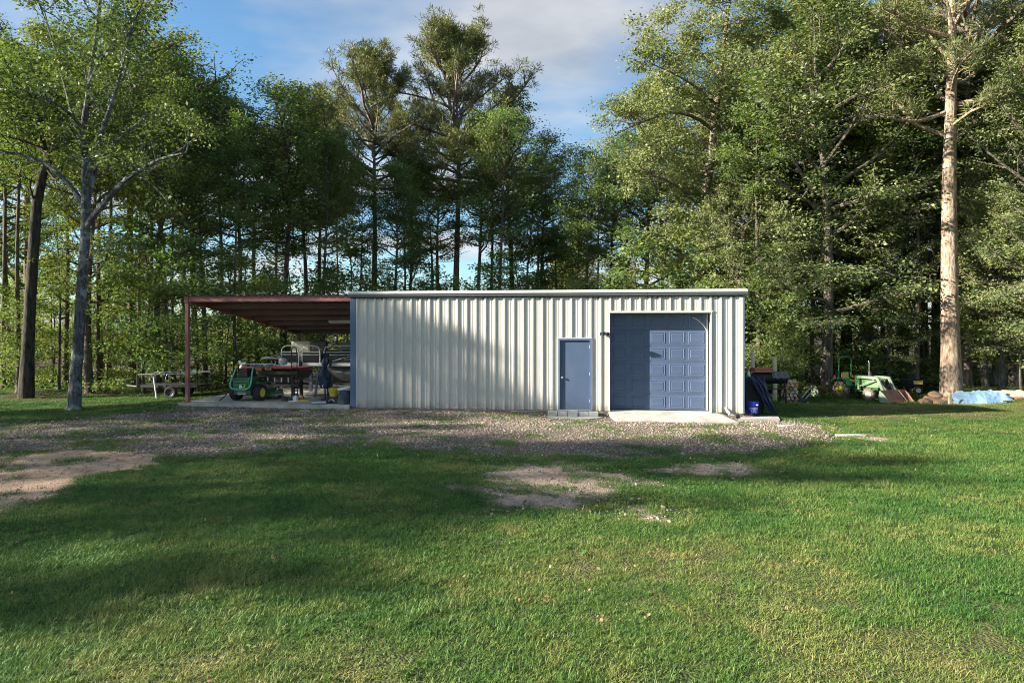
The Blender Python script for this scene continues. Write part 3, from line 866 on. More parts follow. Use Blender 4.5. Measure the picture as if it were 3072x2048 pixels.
PROTO['young'] = (9, broadleaf('young', 19, 9, .10, 2.2, 34, .08, L_YEL, B_OAK, size=.14, per=24, spread=.26, low=20, high=65))
PROTO['pineA'] = (21, pine('pineA', 21, 21, .58, 4.8, 62, .20, B_PINE2, per=46, size=.30, spread=.42))
PROTO['pineB'] = (21, pine('pineB', 22, 21, .54, 5.2, 70, .21, B_PINE2, per=46, size=.30, spread=.42))
PROTO['slim'] = (17, broadleaf('slim', 23, 17, .52, 2.3, 24, .11, L_OAK, B_DARK, per=26, stubs=7))
PROTO['pole'] = (18, broadleaf('pole', 24, 18, .60, 2.0, 20, .115, L_DARK, B_DARK, per=26, stubs=8, wob=.2))
PROTO['polepale'] = (18, broadleaf('polepale', 25, 18, .58, 2.1, 20, .12, L_SUN, B_PALE, per=26, stubs=8, wob=.25))

def plant(key, x, y, H, w=1.0, rz=0.0, label='', group=None, name=None, lean=0.0, lean_az=0.0):
    h, (tm, cm) = PROTO[key]
    o = thing(name or {'pineA': 'pine_tree', 'pineB': 'pine_tree', 'under': 'understory_tree', 'underB': 'understory_tree', 'young': 'young_tree'}.get(key, 'broadleaf_tree'),
              label, 'tree', (x, y, gzs(x, y) - .03), rz, group)
    s = H / h
    o.scale = (s * w, s * w, s)
    if lean:
        o.rotation_mode = 'XYZ'
        o.rotation_euler = (lean * math.sin(lean_az), lean * math.cos(lean_az), rz)
    put(bpy.data.objects.new('trunk', tm), o)
    put(bpy.data.objects.new('crown', cm), o)
    return o

# rows: (overview column, depth, height, kind, width factor, zone)
ROWS = [
 # left wood
 (22, 33, 17, 'slim', 1.1, 'A'), (135, 31, 11, 'slim', .9, 'A'), (70, 40, 21, 'oakA', 1.1, 'A'), (-30, 37, 20, 'oakA', 1.0, 'A'),
 (205, 29.5, 13.0, 'oakB', 1.2, 'B'), (232, 33, 18, 'slim', 1.0, 'B'), (305, 34, 19.5, 'high', 1.15, 'B'), (362, 30, 13.0, 'oakB', 1.2, 'B'),
 (378, 37, 18.5, 'high', 1.1, 'B'), (425, 36, 17.4, 'high', 1.1, 'B'), (470, 32, 12, 'darkB', 1.1, 'C'), (548, 37, 15.2, 'high', 1.1, 'C'), (590, 40, 15, 'darkB', 1.15, 'C'),
 # behind the carport and the shed
 (652, 37, 16.0, 'darkB', 1.25, 'C'), (628, 43, 15, 'high', 1.0, 'C'), (700, 40, 15.5, 'darkB', 1.1, 'C'), (745, 36, 13, 'darkB', .95, 'C'), (826, 39, 12.5, 'slim', 1.0, 'D'),
 (905, 38, 12, 'darkB', 1.0, 'D'), (940, 44, 14.5, 'high', 1.0, 'D'), (985, 40, 13, 'slim', 1.3, 'D'), (1010, 46, 16.5, 'high', 1.0, 'D'), (1098, 40, 15.5, 'high', 1.0, 'E'), (1150, 38, 15, 'darkB', .9, 'E'), (1175, 45, 19, 'high', 1.15, 'E'),
 (1215, 40, 12, 'slim', 1.2, 'E'), (1245, 44, 15.5, 'high', 1.0, 'E'), (1325, 48, 13.0, 'oakB', .8, 'E'), (1352, 38, 12.8, 'darkB', .95, 'F'), (1405, 40, 14.0, 'high', .9, 'F'),
 # right wood
 (1485, 41, 18, 'sunB', .9, 'F'), (1560, 43, 20, 'oakA', 1.0, 'F'), (1720, 40, 21, 'sunB', 1.0, 'F'), (1700, 34, 12.5, 'sunB', .85, 'G'),
 (1770, 36, 20, 'sunA', 1.0, 'G'), (1830, 40, 22, 'oakA', 1.0, 'G'), (1945, 36, 21, 'sunA', 1.05, 'G'), (2075, 38, 21, 'sunA', 1.1, 'G'), (2120, 35, 17, 'oakB', 1.0, 'G'),
 (2240, 39, 19, 'oakB', 1.0, 'H'), (2330, 33, 17, 'sunA', 1.0, 'H'), (2390, 29, 16, 'sunB', 1.0, 'H'), (2440, 35, 21, 'sunA', 1.1, 'H'), (2290, 44, 16, 'darkA', 1.2, 'H'),
 (1655, 39, 17, 'sunB', .95, 'F'), (1905, 39, 22, 'sunB', 1.1, 'G'), (1990, 41, 22, 'sunA', 1.1, 'G'), (2150, 40, 21, 'sunB', 1.1, 'G'), (2040, 33.5, 10, 'sunB', 1.0, 'G'), (1800, 33.5, 9, 'sunB', 1.0, 'G'), (2300, 31, 9.5, 'sunA', 1.1, 'H'), (2262, 33, 13, 'sunB', .95, 'H'),
 (450, 38, 16.5, 'darkB', 1.2, 'C'),
 # straight bare trunks
 (8, 32, 17, 'pole', 1.0, 'A'), (44, 29.5, 15, 'pole', 1.1, 'A'), (150, 34, 17, 'pole', 1.2, 'A'), (226, 30.5, 15, 'pole', 1.0, 'B'), (250, 36, 18, 'pole', 1.3, 'B'), (320, 33, 16, 'pole', 1.0, 'B'), (352, 38, 18, 'pole', 1.2, 'B'), (398, 32, 15, 'pole', .9, 'B'),
 (505, 38, 17.3, 'pole', 1.3, 'C'), (540, 31.5, 13, 'pole', 1.0, 'C'), (735, 42, 15, 'pole', 1.2, 'C'), (772, 46, 16, 'polepale', 1.0, 'C'), (928, 39, 13, 'pole', 1.1, 'D'), 
 (1128, 44, 16, 'pole', 1.4, 'E'), (1232, 42, 14, 'polepale', 1.2, 'E'), (1276, 46, 12.5, 'pole', 1.1, 'E'), (1372, 44, 13, 'pole', 1.2, 'F'), (1440, 38, 14, 'pole', 1.1, 'F'), (1520, 45, 17, 'pole', 1.2, 'F'),
 (1742, 33, 16, 'pole', 1.2, 'G'), (1785, 38, 17, 'polepale', 1.1, 'G'), (1865, 34, 17, 'pole', 1.1, 'G'), (1985, 35, 17, 'polepale', .9, 'G'), (2030, 40, 18, 'pole', 1.3, 'G'), (2105, 33, 17, 'pole', 1.2, 'G'), (2128, 37, 18, 'polepale', 1.3, 'G'), (2262, 36, 17, 'pole', 1.2, 'H'), (2285, 34, 16, 'polepale', 1.0, 'H'), (2335, 37, 18, 'pole', 1.2, 'H'),
]
ZONE = {'A': 'at the far left edge', 'B': 'between the grey oak and the carport post', 'C': 'rising behind the carport roof', 'D': "above the shed roof's left half",
        'E': 'above the shed roof right of the pines', 'F': 'above the garage door', 'G': 'between the shed and the big pine', 'H': 'right of the big pine'}
ZGROUP = 'trees of the wood around the shed'
KINDW = {'oakA': 'broad leafy tree', 'oakB': 'dark-barked leafy tree', 'sunA': 'pale sunlit leafy tree', 'sunB': 'dense sunlit leafy tree', 'darkA': 'deep green leafy tree', 'darkB': 'deep green high-crowned tree', 'high': 'high-crowned dark-trunked tree', 'pole': 'straight dark bare-trunked tree', 'polepale': 'straight pale bare-trunked tree', 'slim': 'slim thin-trunked tree'}
ORD = ['first', 'second', 'third', 'fourth', 'fifth', 'sixth', 'seventh', 'eighth', 'ninth', 'tenth', 'eleventh', 'twelfth', 'thirteenth']
def label_rows(rows, words, fmt):
    cnt = {}
    for r_ in sorted(rows, key=lambda q: q[0]):
        kz = (words(r_), r_[-1]); cnt.setdefault(kz, []).append(r_)
    out = {}
    for (w_, z_), rs_ in cnt.items():
        for i, r_ in enumerate(rs_):
            out[id(r_)] = (w_ if len(rs_) == 1 else ORD[i] + ' ' + w_ + ' from left,') + ' ' + ZONE[z_]
    return out
rl = label_rows(ROWS, lambda q: KINDW[q[3]], None)
rng_ = random.Random(3)
for row in ROWS:
    ox, Y, H, key, w, z_ = row
    plant(key, (ox * 1.3061 - 1536) / 2100 * Y, Y, H, w, rng_.uniform(0, 6.28), rl[id(row)], ZGROUP)

# small trees and saplings under the tall ones
UND = []
for ox, Y, H, key, z_ in [
 (-20, 29, 5, 'under', 'A'), (60, 31, 4.2, 'underB', 'A'), (120, 34, 6, 'under', 'A'), (250, 31, 4, 'underB', 'B'), (330, 29.5, 7.2, 'under', 'B'), (400, 28.5, 6.5, 'under', 'B'), (450, 32, 7, 'under', 'C'), (300, 36, 6, 'under', 'B'),
 (520, 33, 6.5, 'under', 'C'), (570, 35, 7, 'under', 'C'), (620, 36, 5.6, 'underB', 'C'), (745, 35, 5.4, 'under', 'C'), (850, 36, 5.4, 'underB', 'D'), (985, 36, 5.6, 'under', 'D'),
 (1130, 36, 6.6, 'under', 'E'), (1225, 37, 5.4, 'under', 'E'), (1330, 36, 5.0, 'under', 'F'), (1450, 35, 7.5, 'under', 'F'), (1530, 36, 8, 'underB', 'F'), (1600, 35, 7, 'under', 'F'),
 (655, 41, 8.5, 'under', 'C'), (800, 42, 8.5, 'under', 'D'), (950, 40, 7.4, 'under', 'D'), (1180, 42, 8.2, 'under', 'E'), (1262, 43, 8.8, 'underB', 'E'), (1690, 34, 7.5, 'underB', 'G'), (1760, 33, 6, 'under', 'G'), (1800, 31.5, 3.6, 'underB', 'G'), (1850, 35, 8, 'under', 'G'), (1930, 36, 6, 'under', 'G'), (1985, 34.5, 7, 'underB', 'G'), (2050, 36, 5.5, 'under', 'G'), (2110, 35, 4.2, 'under', 'G'),
 (2260, 34, 5, 'under', 'H'), (2345, 30.5, 7.5, 'underB', 'H'), (2300, 37, 7, 'under', 'H')]:
    UND.append((ox, Y, H, key, z_))
ul = label_rows(UND, lambda q: {'under': 'dark leafy understory tree', 'underB': 'bushy green understory tree'}[q[3]], None)
for row in UND:
    ox, Y, H, key, z_ = row
    plant(key, (ox * 1.3061 - 1536) / 2100 * Y, Y, H, 1.15, rng_.uniform(0, 6.28), ul[id(row)], 'small trees under the tall wood')
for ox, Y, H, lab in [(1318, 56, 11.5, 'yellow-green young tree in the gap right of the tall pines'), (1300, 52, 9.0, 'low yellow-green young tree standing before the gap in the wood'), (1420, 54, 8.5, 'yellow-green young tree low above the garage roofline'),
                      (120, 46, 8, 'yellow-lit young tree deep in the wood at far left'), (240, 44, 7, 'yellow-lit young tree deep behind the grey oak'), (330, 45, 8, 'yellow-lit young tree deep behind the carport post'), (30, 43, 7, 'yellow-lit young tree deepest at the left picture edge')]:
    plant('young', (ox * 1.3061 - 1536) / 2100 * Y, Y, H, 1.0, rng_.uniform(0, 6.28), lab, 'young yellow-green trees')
# two tall pines behind the shed
plant('pineA', P(1120, 0, 41).x, 41, 18.4, 1.2, 1.0, 'tall dark-trunked pine behind the left part of the shed', 'tall pines')
plant('pineB', P(1366, 0, 41), 0, 1, 1) if False else plant('pineB', P(1366, 0, 42).x, 42, 20.2, 1.15, 2.2, 'tallest pine, with grey trunk, behind the middle of the shed', 'tall pines')
plant('pineB', P(960, 0, 47).x, 47, 18.0, .9, 4.0, 'farther pine at the left of the two tall pines', 'tall pines')

# the big pine at right
def big_pine():
    tr = Tree(77); rng = tr.rng
    H = 24.0
    pts = [np.array([-.10 * (i / 10) + .05 * math.sin(i), .1 * math.sin(i * .7), H * i / 10]) for i in range(11)]
    root_flare(tr, pts, .40, 18, 1.45)
    for i in range(40):
        u = (i + rng.rand()) / 40
        t = .46 + .53 * u
        p, d = along(pts, t)
        az = i * 2.39996 + rng.uniform(-.5, .5); el = R(8 + 50 * u + rng.uniform(-15, 15))
        L = (4.6 - 2.6 * u) * rng.uniform(.55, 1.1)
        q = branch_pts(p, [math.cos(az) * math.cos(el), math.sin(az) * math.cos(el), math.sin(el)], L, rng, 5, .5, .2)
        rb = .026 * L
        tr.limb(q, rb, rb * .3, 6)
        tr.dress(q, L, rb, nsec=int(4 + L * 1.5), sp=2, t0=.4, seclen=.33, sec_up=.4)
    return tr.finish('big_pine', B_PINE, L_PINE, .30, 48, .42, pine=True, aspect=.1)
PROTO['bigpine'] = (24, big_pine())
bpx = P(2854, 0, 30.5)
plant('bigpine', bpx.x, 30.5, 24, 1.0, .3, 'huge sunlit pine with reddish bark beside the blue tarp', name='pine_tree')
plant('pineA', P(2898, 0, 33.5).x, 33.5, 22, 1.25, .3, 'shaded grey pine trunk just behind the huge sunlit pine', name='pine_tree')
plant('slim', P(2180, 0, 34).x, 34, 15, 1.3, 1.3, 'pale slim trunk standing above the tractor', name='broadleaf_tree') if False else None

# the grey oak at left with its great limbs (overview pixels on a plane 24 m away)
def grey_oak():
    tr = Tree(91); rng = tr.rng
    Y0 = 23.6
    b = P(222, 0, Y0); bz = gzs(b.x, Y0)
    def W(ox, oy, dy=0.0):
        p = P(ox * 1.3061, oy * 1.3061, Y0 + dy)
        return np.array([p.x - b.x, dy, p.z - bz])
    trunk = [W(170, 932), W(175, 850), W(183, 740), W(190, 620), W(196, 540), W(198, 470), W(196, 390, .2), W(192, 290, .3), W(206, 190, .3), W(220, 90, .4), W(232, -20, .5), W(240, -120, .5)]
    trunk[0][2] = 0
    rr = [.19, .18, .17, .16, .15, .14, .12, .10, .08, .065, .05, .02]
    tp = [trunk[0] - np.array([0, 0, .3]), trunk[0], trunk[0] * .9 + trunk[1] * .1] + trunk[1:]
    tr.mb.tube([tuple(p) for p in tp], [.35, .30, .215] + rr[1:], 14, caps=False)
    limbs = [([W(198, 520), W(235, 470, -.5), W(285, 415, -1.0), W(330, 385, -1.4), W(375, 362, -1.8), W(430, 350, -2.2)], .11),
             ([W(197, 480), W(165, 430, .3), W(120, 385, .4), W(60, 356, .5), W(0, 350, .6), W(-60, 335, .7)], .10),
             ([W(198, 470), W(215, 400, .5), W(250, 340, 1.0), W(300, 300, 1.6), W(350, 250, 2.1)], .10),
             ([W(196, 420), W(225, 330, -.6), W(252, 250, -1.0), W(280, 160, -1.3), W(300, 70, -1.6), W(330, 0, -1.8)], .09),
             ([W(194, 350), W(165, 260, .5), W(145, 180, .8), W(120, 90, 1.1), W(90, 10, 1.3)], .08),
             ([W(200, 200), W(240, 120, -.4), W(300, 50, -.8), W(360, -10, -1.0)], .055),
             ([W(196, 300), W(150, 250, -.8), W(90, 220, -1.4), W(30, 200, -1.9)], .06),
             ([W(205, 240), W(240, 200, .8), W(290, 180, 1.6), W(340, 190, 2.2)], .055),
             ([W(193, 600), W(215, 590, -.3), W(228, 560, -.5)], .03)]
    for pts, r0 in limbs:
        tr.mb.tube([tuple(p) for p in pts], [r0 * (1 - .75 * i / (len(pts) - 1)) for i in range(len(pts))], 8, 1, caps=False)
        L = sum(np.linalg.norm(pts[i + 1] - pts[i]) for i in range(len(pts) - 1))
        for j in range(int(L * 2.0)):
            t = rng.uniform(.35, 1.0)
            p, d = along(pts, t)
            q = branch_pts(p, rng.normal(size=3) + d * .6 + np.array([0, 0, .5]), rng.uniform(.7, 1.7), rng, 4)
            tr.limb(q, .022, .007, 4)
            tr.dress(q, 1.3, .02, nsec=3, sp=2, seclen=.5)
    for j in range(40):
        p, d = along(trunk, rng.uniform(.52, 1.0))
        az = rng.uniform(0, 6.28)
        q = branch_pts(p, [math.cos(az), math.sin(az), rng.uniform(0, .8)], rng.uniform(.8, 2.0), rng, 4)
        tr.limb(q, .025, .008, 4)
        tr.dress(q, 1.4, .02, nsec=3, sp=2, seclen=.5)
    return (b.x, Y0, bz), tr.finish('grey_oak', B_GREY, L_DULL, .105, 30, .23, aspect=.27)
loc_, gm_ = grey_oak()
o = thing('oak_tree', 'grey lichen-barked oak with wide forking limbs at left', 'tree', loc_)
put(bpy.data.objects.new('trunk', gm_[0]), o); put(bpy.data.objects.new('crown', gm_[1]), o)

# bent dark trunk left of the oak
def bent_tree():
    tr = Tree(55); rng = tr.rng
    Y0 = 27.5; b = P(78, 0, Y0); bz = gzs(b.x, Y0)
    def W(ox, oy, dy=0.0):
        p = P(ox * 1.3061, oy * 1.3061, Y0 + dy); return np.array([p.x - b.x, dy, p.z - bz])
    t = [W(60, 897), W(64, 800), W(70, 680), W(78, 560), W(84, 470), W(98, 400), W(112, 365), W(100, 335, .3), W(88, 280, .5), W(80, 220, .8), W(84, 170, 1.0)]
    t[0][2] = 0
    tr.mb.tube([tuple(p) for p in [t[0] - np.array([0, 0, .3])] + t], [.34, .29, .22, .20, .19, .18, .165, .15, .10, .08, .05, .02], 12, caps=False)
    for pts, r0 in (([W(84, 470), W(70, 440, -.3), W(68, 410, -.5), W(90, 395, -.6)], .05), ([W(105, 385), W(130, 420, -.4), W(140, 395, -.6), W(150, 360, -.8)], .05)):
        tr.mb.tube([tuple(p) for p in pts], [r0, r0 * .8, r0 * .6, r0 * .3], 7, 1, caps=False)
    for j in range(45):
        p, d = along(t, rng.uniform(.6, 1.0)); az = rng.uniform(0, 6.28)
        L = rng.uniform(1.2, 3.2)
        q = branch_pts(p, [math.cos(az), math.sin(az), rng.uniform(0, .7)], L, rng, 4)
        tr.limb(q, .035, .01, 4); tr.dress(q, L, .03, nsec=5, sp=2)
    return (b.x, Y0, bz), tr.finish('bent_tree', B_BLACK, L_OAK, .125, 24, .22, aspect=.26)
loc_, gm_ = bent_tree()
o = thing('crooked_tree', 'dark tree with a crooked bent trunk at the left edge', 'tree', loc_)
put(bpy.data.objects.new('trunk', gm_[0]), o); put(bpy.data.objects.new('crown', gm_[1]), o)

# the tall oak above the garage, trunk showing through the leaves
def tall_oak():
    tr = Tree(33); rng = tr.rng
    Y0 = 37.0; b = P(2104, 0, Y0); bz = gzs(b.x, Y0)
    def W(ox, oy, dy=0.0):
        p = P(ox * 1.3061, oy * 1.3061, Y0 + dy); return np.array([p.x - b.x, dy, p.z - bz])
    t = [W(1612, 880), W(1612, 740), W(1612, 600), W(1614, 480), W(1632, 380), W(1640, 300), W(1648, 220), W(1660, 140), W(1668, 60), W(1680, -40), W(1690, -120)]
    t[0][2] = 0
    tr.mb.tube([tuple(p) for p in [t[0] - np.array([0, 0, .3])] + t], [.38, .33, .28, .26, .24, .22, .20, .17, .14, .11, .07, .03], 12, caps=False)
    big = [([W(1640, 300), W(1600, 270, -1), W(1545, 255, -2), W(1490, 275, -3), W(1430, 300, -3.5)], .11), ([W(1655, 180), W(1610, 120, .5), W(1540, 80, 1), W(1490, 60, 1.4)], .08),
           ([W(1665, 80), W(1710, 40, -.5), W(1760, 10, -1)], .07), ([W(1632, 380), W(1680, 330, -1), W(1730, 300, -2), W(1770, 290, -2.5)], .09), ([W(1614, 480), W(1560, 430, -1.5), W(1500, 400, -2.5), W(1450, 390, -3)], .09),
           ([W(1614, 500), W(1660, 470, -1.5), W(1700, 455, -2.5)], .08), ([W(1668, 60), W(1620, 0, .5), W(1570, -40, 1)], .06), ([W(1613, 560), W(1575, 540, -1.5), W(1530, 530, -2.2)], .06), ([W(1645, 240), W(1600, 200, -1.5), W(1550, 170, -2.5), W(1480, 140, -3)], .08)]
    for pts, r0 in big:
        tr.mb.tube([tuple(p) for p in pts], [r0 * (1 - .75 * i / (len(pts) - 1)) for i in range(len(pts))], 7, 1, caps=False)
        L = sum(np.linalg.norm(pts[i + 1] - pts[i]) for i in range(len(pts) - 1))
        for j in range(int(L * 3.2)):
            p, d = along(pts, rng.uniform(.2, 1.0)); l2 = rng.uniform(.9, 2.2)
            q = branch_pts(p, rng.normal(size=3) + d * .6 + np.array([0, 0, .35]), l2, rng, 4)
            tr.limb(q, .03, .008, 4); tr.dress(q, l2, .025, nsec=4, sp=2, seclen=.5)
    for j in range(75):
        p, d = along(t, rng.uniform(.25, 1.0)); az = rng.uniform(0, 6.28); l2 = rng.uniform(1.4, 3.4)
        q = branch_pts(p, [math.cos(az), math.sin(az), rng.uniform(0, .7)], l2, rng, 4)
        tr.limb(q, .035, .01, 4); tr.dress(q, l2, .03, nsec=5, sp=2)
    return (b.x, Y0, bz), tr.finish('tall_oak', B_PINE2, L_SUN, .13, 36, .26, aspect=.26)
loc_, gm_ = tall_oak()
o = thing('oak_tree', 'tall oak with pale trunk rising above the garage door', 'tree', loc_)
put(bpy.data.objects.new('trunk', gm_[0]), o); put(bpy.data.objects.new('crown', gm_[1]), o)
# dark furrowed trunk behind the tractor
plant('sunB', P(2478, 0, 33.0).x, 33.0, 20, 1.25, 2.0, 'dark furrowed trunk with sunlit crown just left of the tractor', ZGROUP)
plant('slim', P(2612, 0, 34.0).x, 34.0, 14, 1.0, 2.5, 'slim pale trunk rising just behind the tractor hood', ZGROUP)

# trees outside the left edge of the view, whose shade falls across the yard
SH = [(-24, 0.2, 8.6, 'high', 1.5), (-25, 3.0, 10.0, 'high', 1.5), (-29, 5.0, 13.2, 'oakB', 1.15), (-27, 7.4, 15.5, 'oakA', 1.15), (-31, 9.0, 16.5, 'oakB', 1.25), (-28.5, 10.6, 13.5, 'darkA', .95),
      (-25, 14.2, 10.2, 'darkA', 1.25), (-24.5, 18.0, 12.4, 'darkA', 1.5), (-30.5, 18.2, 14.0, 'darkA', 1.35), (-25.5, 20.9, 14.6, 'darkA', 1.15), (-26, 23.5, 13.0, 'high', 1.0)]
for i, (x, y, H, key, w) in enumerate(SH):
    plant(key, x, y, H, w, rng_.uniform(0, 6.28), ORD[i] + ' shade tree outside the left edge, counting from the camera', 'shade trees left of the view')

# low growth along the edge of the wood and the wood farther off: masses nobody could count
def mass(name, label, cat, seed, n_, xr, yr, zf, leaf, size, per, spread, keep=None):
    rng = np.random.RandomState(seed)
    x = rng.uniform(xr[0], xr[1], n_); y = rng.uniform(yr[0], yr[1], n_)
    if keep is not None:
        k_ = keep(x, y); x, y = x[k_], y[k_]
    hgt = zf(x, y)
    z = gz(x, y) + rng.rand(len(x)) ** 1.3 * hgt
    C = np.stack([x, y, z], 1); A = rng.normal(size=C.shape) + np.array([0, -.3, .4]); A /= np.linalg.norm(A, axis=1, keepdims=True)
    V, F = make_leaves(C, A, size, per, spread, rng, aspect=.28)
    tag(put(bpy.data.objects.new(name, np_mesh(name, V, F, leaf))), label, cat, kind='stuff')
mass('undergrowth', 'low leafy undergrowth along the edge of the wood', 'undergrowth', 5, 2600, (-32, 34), (31, 41), lambda x, y: .25 + 2.6 * fbm(x, y, .35, 31) ** 2 * sstep(31, 35, y), L_DARK, .16, 16, .30,
     lambda x, y: (fbm(x, y, .3, 40) > .42) & ((x < -13) | (x > 3)))
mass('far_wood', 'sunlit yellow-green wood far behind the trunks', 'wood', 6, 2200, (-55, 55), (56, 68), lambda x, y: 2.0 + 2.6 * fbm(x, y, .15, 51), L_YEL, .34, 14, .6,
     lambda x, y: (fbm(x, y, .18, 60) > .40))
# ---------------------------------------------------------------- things under the carport
M_GREEN = mat('tractor_green', (.045, .22, .085), .4, 0, .1, 4, dirt=(.12, .13, .08), dirt_amt=.35)
M_TEAL = mat('light_green_tube', (.10, .42, .26), .4, 0, .1, 5)
M_DGREEN = mat('dark_green_plastic', (.025, .085, .042), .5, 0, .15)
M_YELLOW = mat('wheel_yellow', (.62, .50, .05), .45, 0, .1, 6, dirt=(.35, .24, .06), dirt_amt=.5, dscale=6)
M_TYRE = mat('tyre_rubber', (.022, .022, .024), .85, 0, .25, 12, .3, 60)
M_SEATC = mat('cream_vinyl', (.62, .60, .50), .5, 0, .05)
M_SEATG = mat('grey_vinyl', (.28, .32, .33), .5, 0, .08)
M_SEATD = mat('dark_grey_vinyl', (.10, .10, .095), .5, 0, .1)
M_ALU = mat('aluminium', (.50, .52, .53), .35, .7, .1, 3)
M_PONT = mat('pontoon_alloy', (.16, .165, .16), .4, .6, .15, 2)
M_BLACKP = mat('black_boat_panel', (.012, .012, .013), .35, 0, .1)
M_ROSE = mat('red_gunwale', (.30, .045, .035), .4, 0, .15, 4)
M_OLIVE = mat('olive_hull', (.065, .062, .034), .55, 0, .2, 3, dirt=(.05, .045, .025), dirt_amt=.6)
M_NAVY = mat('navy_canvas', (.02, .03, .065), .9, 0, .3, 6, .5, 25)
M_BLUEST = mat('blue_grey_steel', (.13, .15, .24), .5, .2, .1)
M_BYEL = mat('yellow_bucket', (.62, .46, .04), .45, 0, .08)
M_BAG = mat('slate_bag', (.05, .065, .085), .9, 0, .3, 8, .6, 20)
M_CHROME = mat('bright_metal', (.7, .7, .7), .2, .9, .05)
M_ORANGE = mat('orange_plastic', (.55, .16, .03), .5)
M_BROWN = mat('brown_cloth', (.16, .075, .035), .9, 0, .3, 8, .4, 30)

SZ = .072                                   # top of the carport slab
def wheel(parent, c, r, w, axis_y=True, rim=M_YELLOW, lugs=0, rimr=.55, n=28):
    """tyre as a part with its rim as a sub-part; axle along local Y"""
    Mx = Matrix.Translation(c) @ Matrix.Rotation(R(90), 4, 'X')
    h = w / 2
    t = MB().lathe([(r * rimr, -h * .8), (r * .78, -h), (r * .94, -h * .85), (r, -h * .45), (r, h * .45), (r * .94, h * .85), (r * .78, h), (r * rimr, h * .8), (r * rimr, -h * .8)], n, Mx)
    for k in range(lugs):
        a = 2 * math.pi * k / lugs
        for sgn in (-1, 1):
            Ml = Mx @ Matrix.Rotation(a + sgn * math.pi / lugs / 2, 4, 'Z') @ Matrix.Translation((r * .995, 0, sgn * h * .42)) @ Matrix.Rotation(R(sgn * 38), 4, 'X')
            t.box((-.02, -.018, -h * .55), (r * .075, .018, h * .55), Ml)
    to = t.build('tyre', M_TYRE, parent, smooth=True)
    MB().lathe([(r * rimr * 1.0, -h * .55), (r * rimr * .98, -h * .75), (r * rimr * .9, -h * .7), (r * .3, -h * .35), (r * .14, -h * .45), (.001, -h * .45)], n, Mx).lathe([(r * rimr * 1.0, h * .55), (r * rimr * .98, h * .75), (r * rimr * .9, h * .7), (r * .3, h * .35), (r * .14, h * .45), (.001, h * .45)], n, Mx).build('rim', rim, to, smooth=True)
    return to

# ---- zero-turn mower, rear towards the camera
pm = P(745, 0, 24.35)
mw = thing('riding_mower', 'green riding mower with yellow wheels and tubular hoop', 'mower', (pm.x, 24.35, SZ), R(75))
for s_ in (-1, 1): wheel(mw, (0, s_ * .47, .29), .29, .26, n=32)
for s_ in (-1, 1):
    wheel(mw, (1.35, s_ * .36, .15), .15, .12, rim=M_YELLOW)
    MB().tube([(1.35, s_ * .36, .15), (1.35, s_ * .30, .38), (1.2, s_ * .28, .42)], .022, 8, 1).build('caster_fork', M_DGREEN, mw)
MB().box((-.32, -.30, .24), (1.25, .30, .36)).box((-.34, -.33, .22), (-.26, .33, .40)).build('chassis', M_DGREEN, mw, bevel=.015)
MB().prism([(-.34, .36), (-.38, .42), (-.36, .70), (-.26, .84), (.12, .84), (.12, .36)], 'y', -.30, .30).build('engine_cover', M_DGREEN, mw, bevel=.02)
gr = MB()
for k in range(6): gr.box((-.425, -.27, .445 + k * .05), (-.372 + .004 * k, .27, .475 + k * .05))
gr.box((-.40, -.31, .43), (-.365, -.275, .76)).box((-.40, .275, .43), (-.365, .31, .76)).box((-.40, -.31, .745), (-.365, .31, .77))
grl = gr.build('grille', M_GREEN, mw, bevel=.006)
MB().box((-.434, .02, .45), (-.427, .045, .58)).box((-.434, -.02, .45), (-.427, .005, .58)).box((-.434, -.095, .47), (-.427, -.035, .49)).box((-.434, -.055, .47), (-.427, -.035, .56)).build('badge', M_WHITE, grl)
MB().prism([(-.10, .47), (-.16, .48), (-.185, .53), (-.17, .585), (-.13, .60), (-.145, .56), (-.14, .52), (-.105, .50)], 'x', -.434, -.427).build('emblem', M_YELLOW, grl)
MB().tube([(-.20, .33, 1.17), (-.30, .36, .95), (-.44, .42, .62), (-.48, .36, .46), (-.49, .18, .41), (-.49, -.18, .41), (-.48, -.36, .46), (-.44, -.42, .62), (-.30, -.36, .95), (-.20, -.33, 1.17)], .026, 10, 2).build('hoop', M_TEAL, mw, smooth=True)
MB().tube([(-.20, -.33, 1.14), (-.16, -.22, 1.18), (-.15, 0, 1.16)], .012, 8, 1).build('cross_wire', M_CHROME, mw, smooth=True)
MB().lathe([(.05, 0), (.06, .03), (.03, .09)], 10, Matrix.Translation((-.22, .33, 1.14))).build('beacon', M_BYEL, mw, smooth=True)
MB().box((-.30, -.16, .84), (-.20, .16, 1.14)).build('radiator_screen', M_BLACK, mw, bevel=.02)
for s_ in (-1, 1):
    MB().prism([(-.28, .60), (.34, .60), (.46, .52), (.46, .56), (.32, .66), (-.2, .68), (-.3, .64)], 'y', s_ * .62 - .14 if s_ > 0 else -.62, s_ * .62 if s_ > 0 else -.48).build('fender', M_DGREEN, mw, bevel=.012)
MB().prism([(.15, .62), (.62, .60), (.66, .68), (.2, .74)], 'y', -.24, .24).build('seat', M_BLACK, mw, bevel=.03)
MB().prism([(.10, .70), (.22, .72), (.10, 1.12), (.0, 1.10)], 'y', -.22, .22).build('backrest', M_BLACK, mw, bevel=.03)
for s_ in (-1, 1): MB().tube([(.62, s_ * .26, .5), (.66, s_ * .30, .85), (.62, s_ * .12, .98)], .016, 8, 1).build('lever', M_BLACK, mw, smooth=True)
MB().prism([(.45, .10), (.45, .24), (1.05, .26), (1.15, .12)], 'y', -.68, .60).build('mower_deck', M_GREEN, mw, bevel=.02)
MB().box((.5, -.78, .12), (.95, -.685, .2)).build('discharge_chute', M_ALU, mw, bevel=.01)
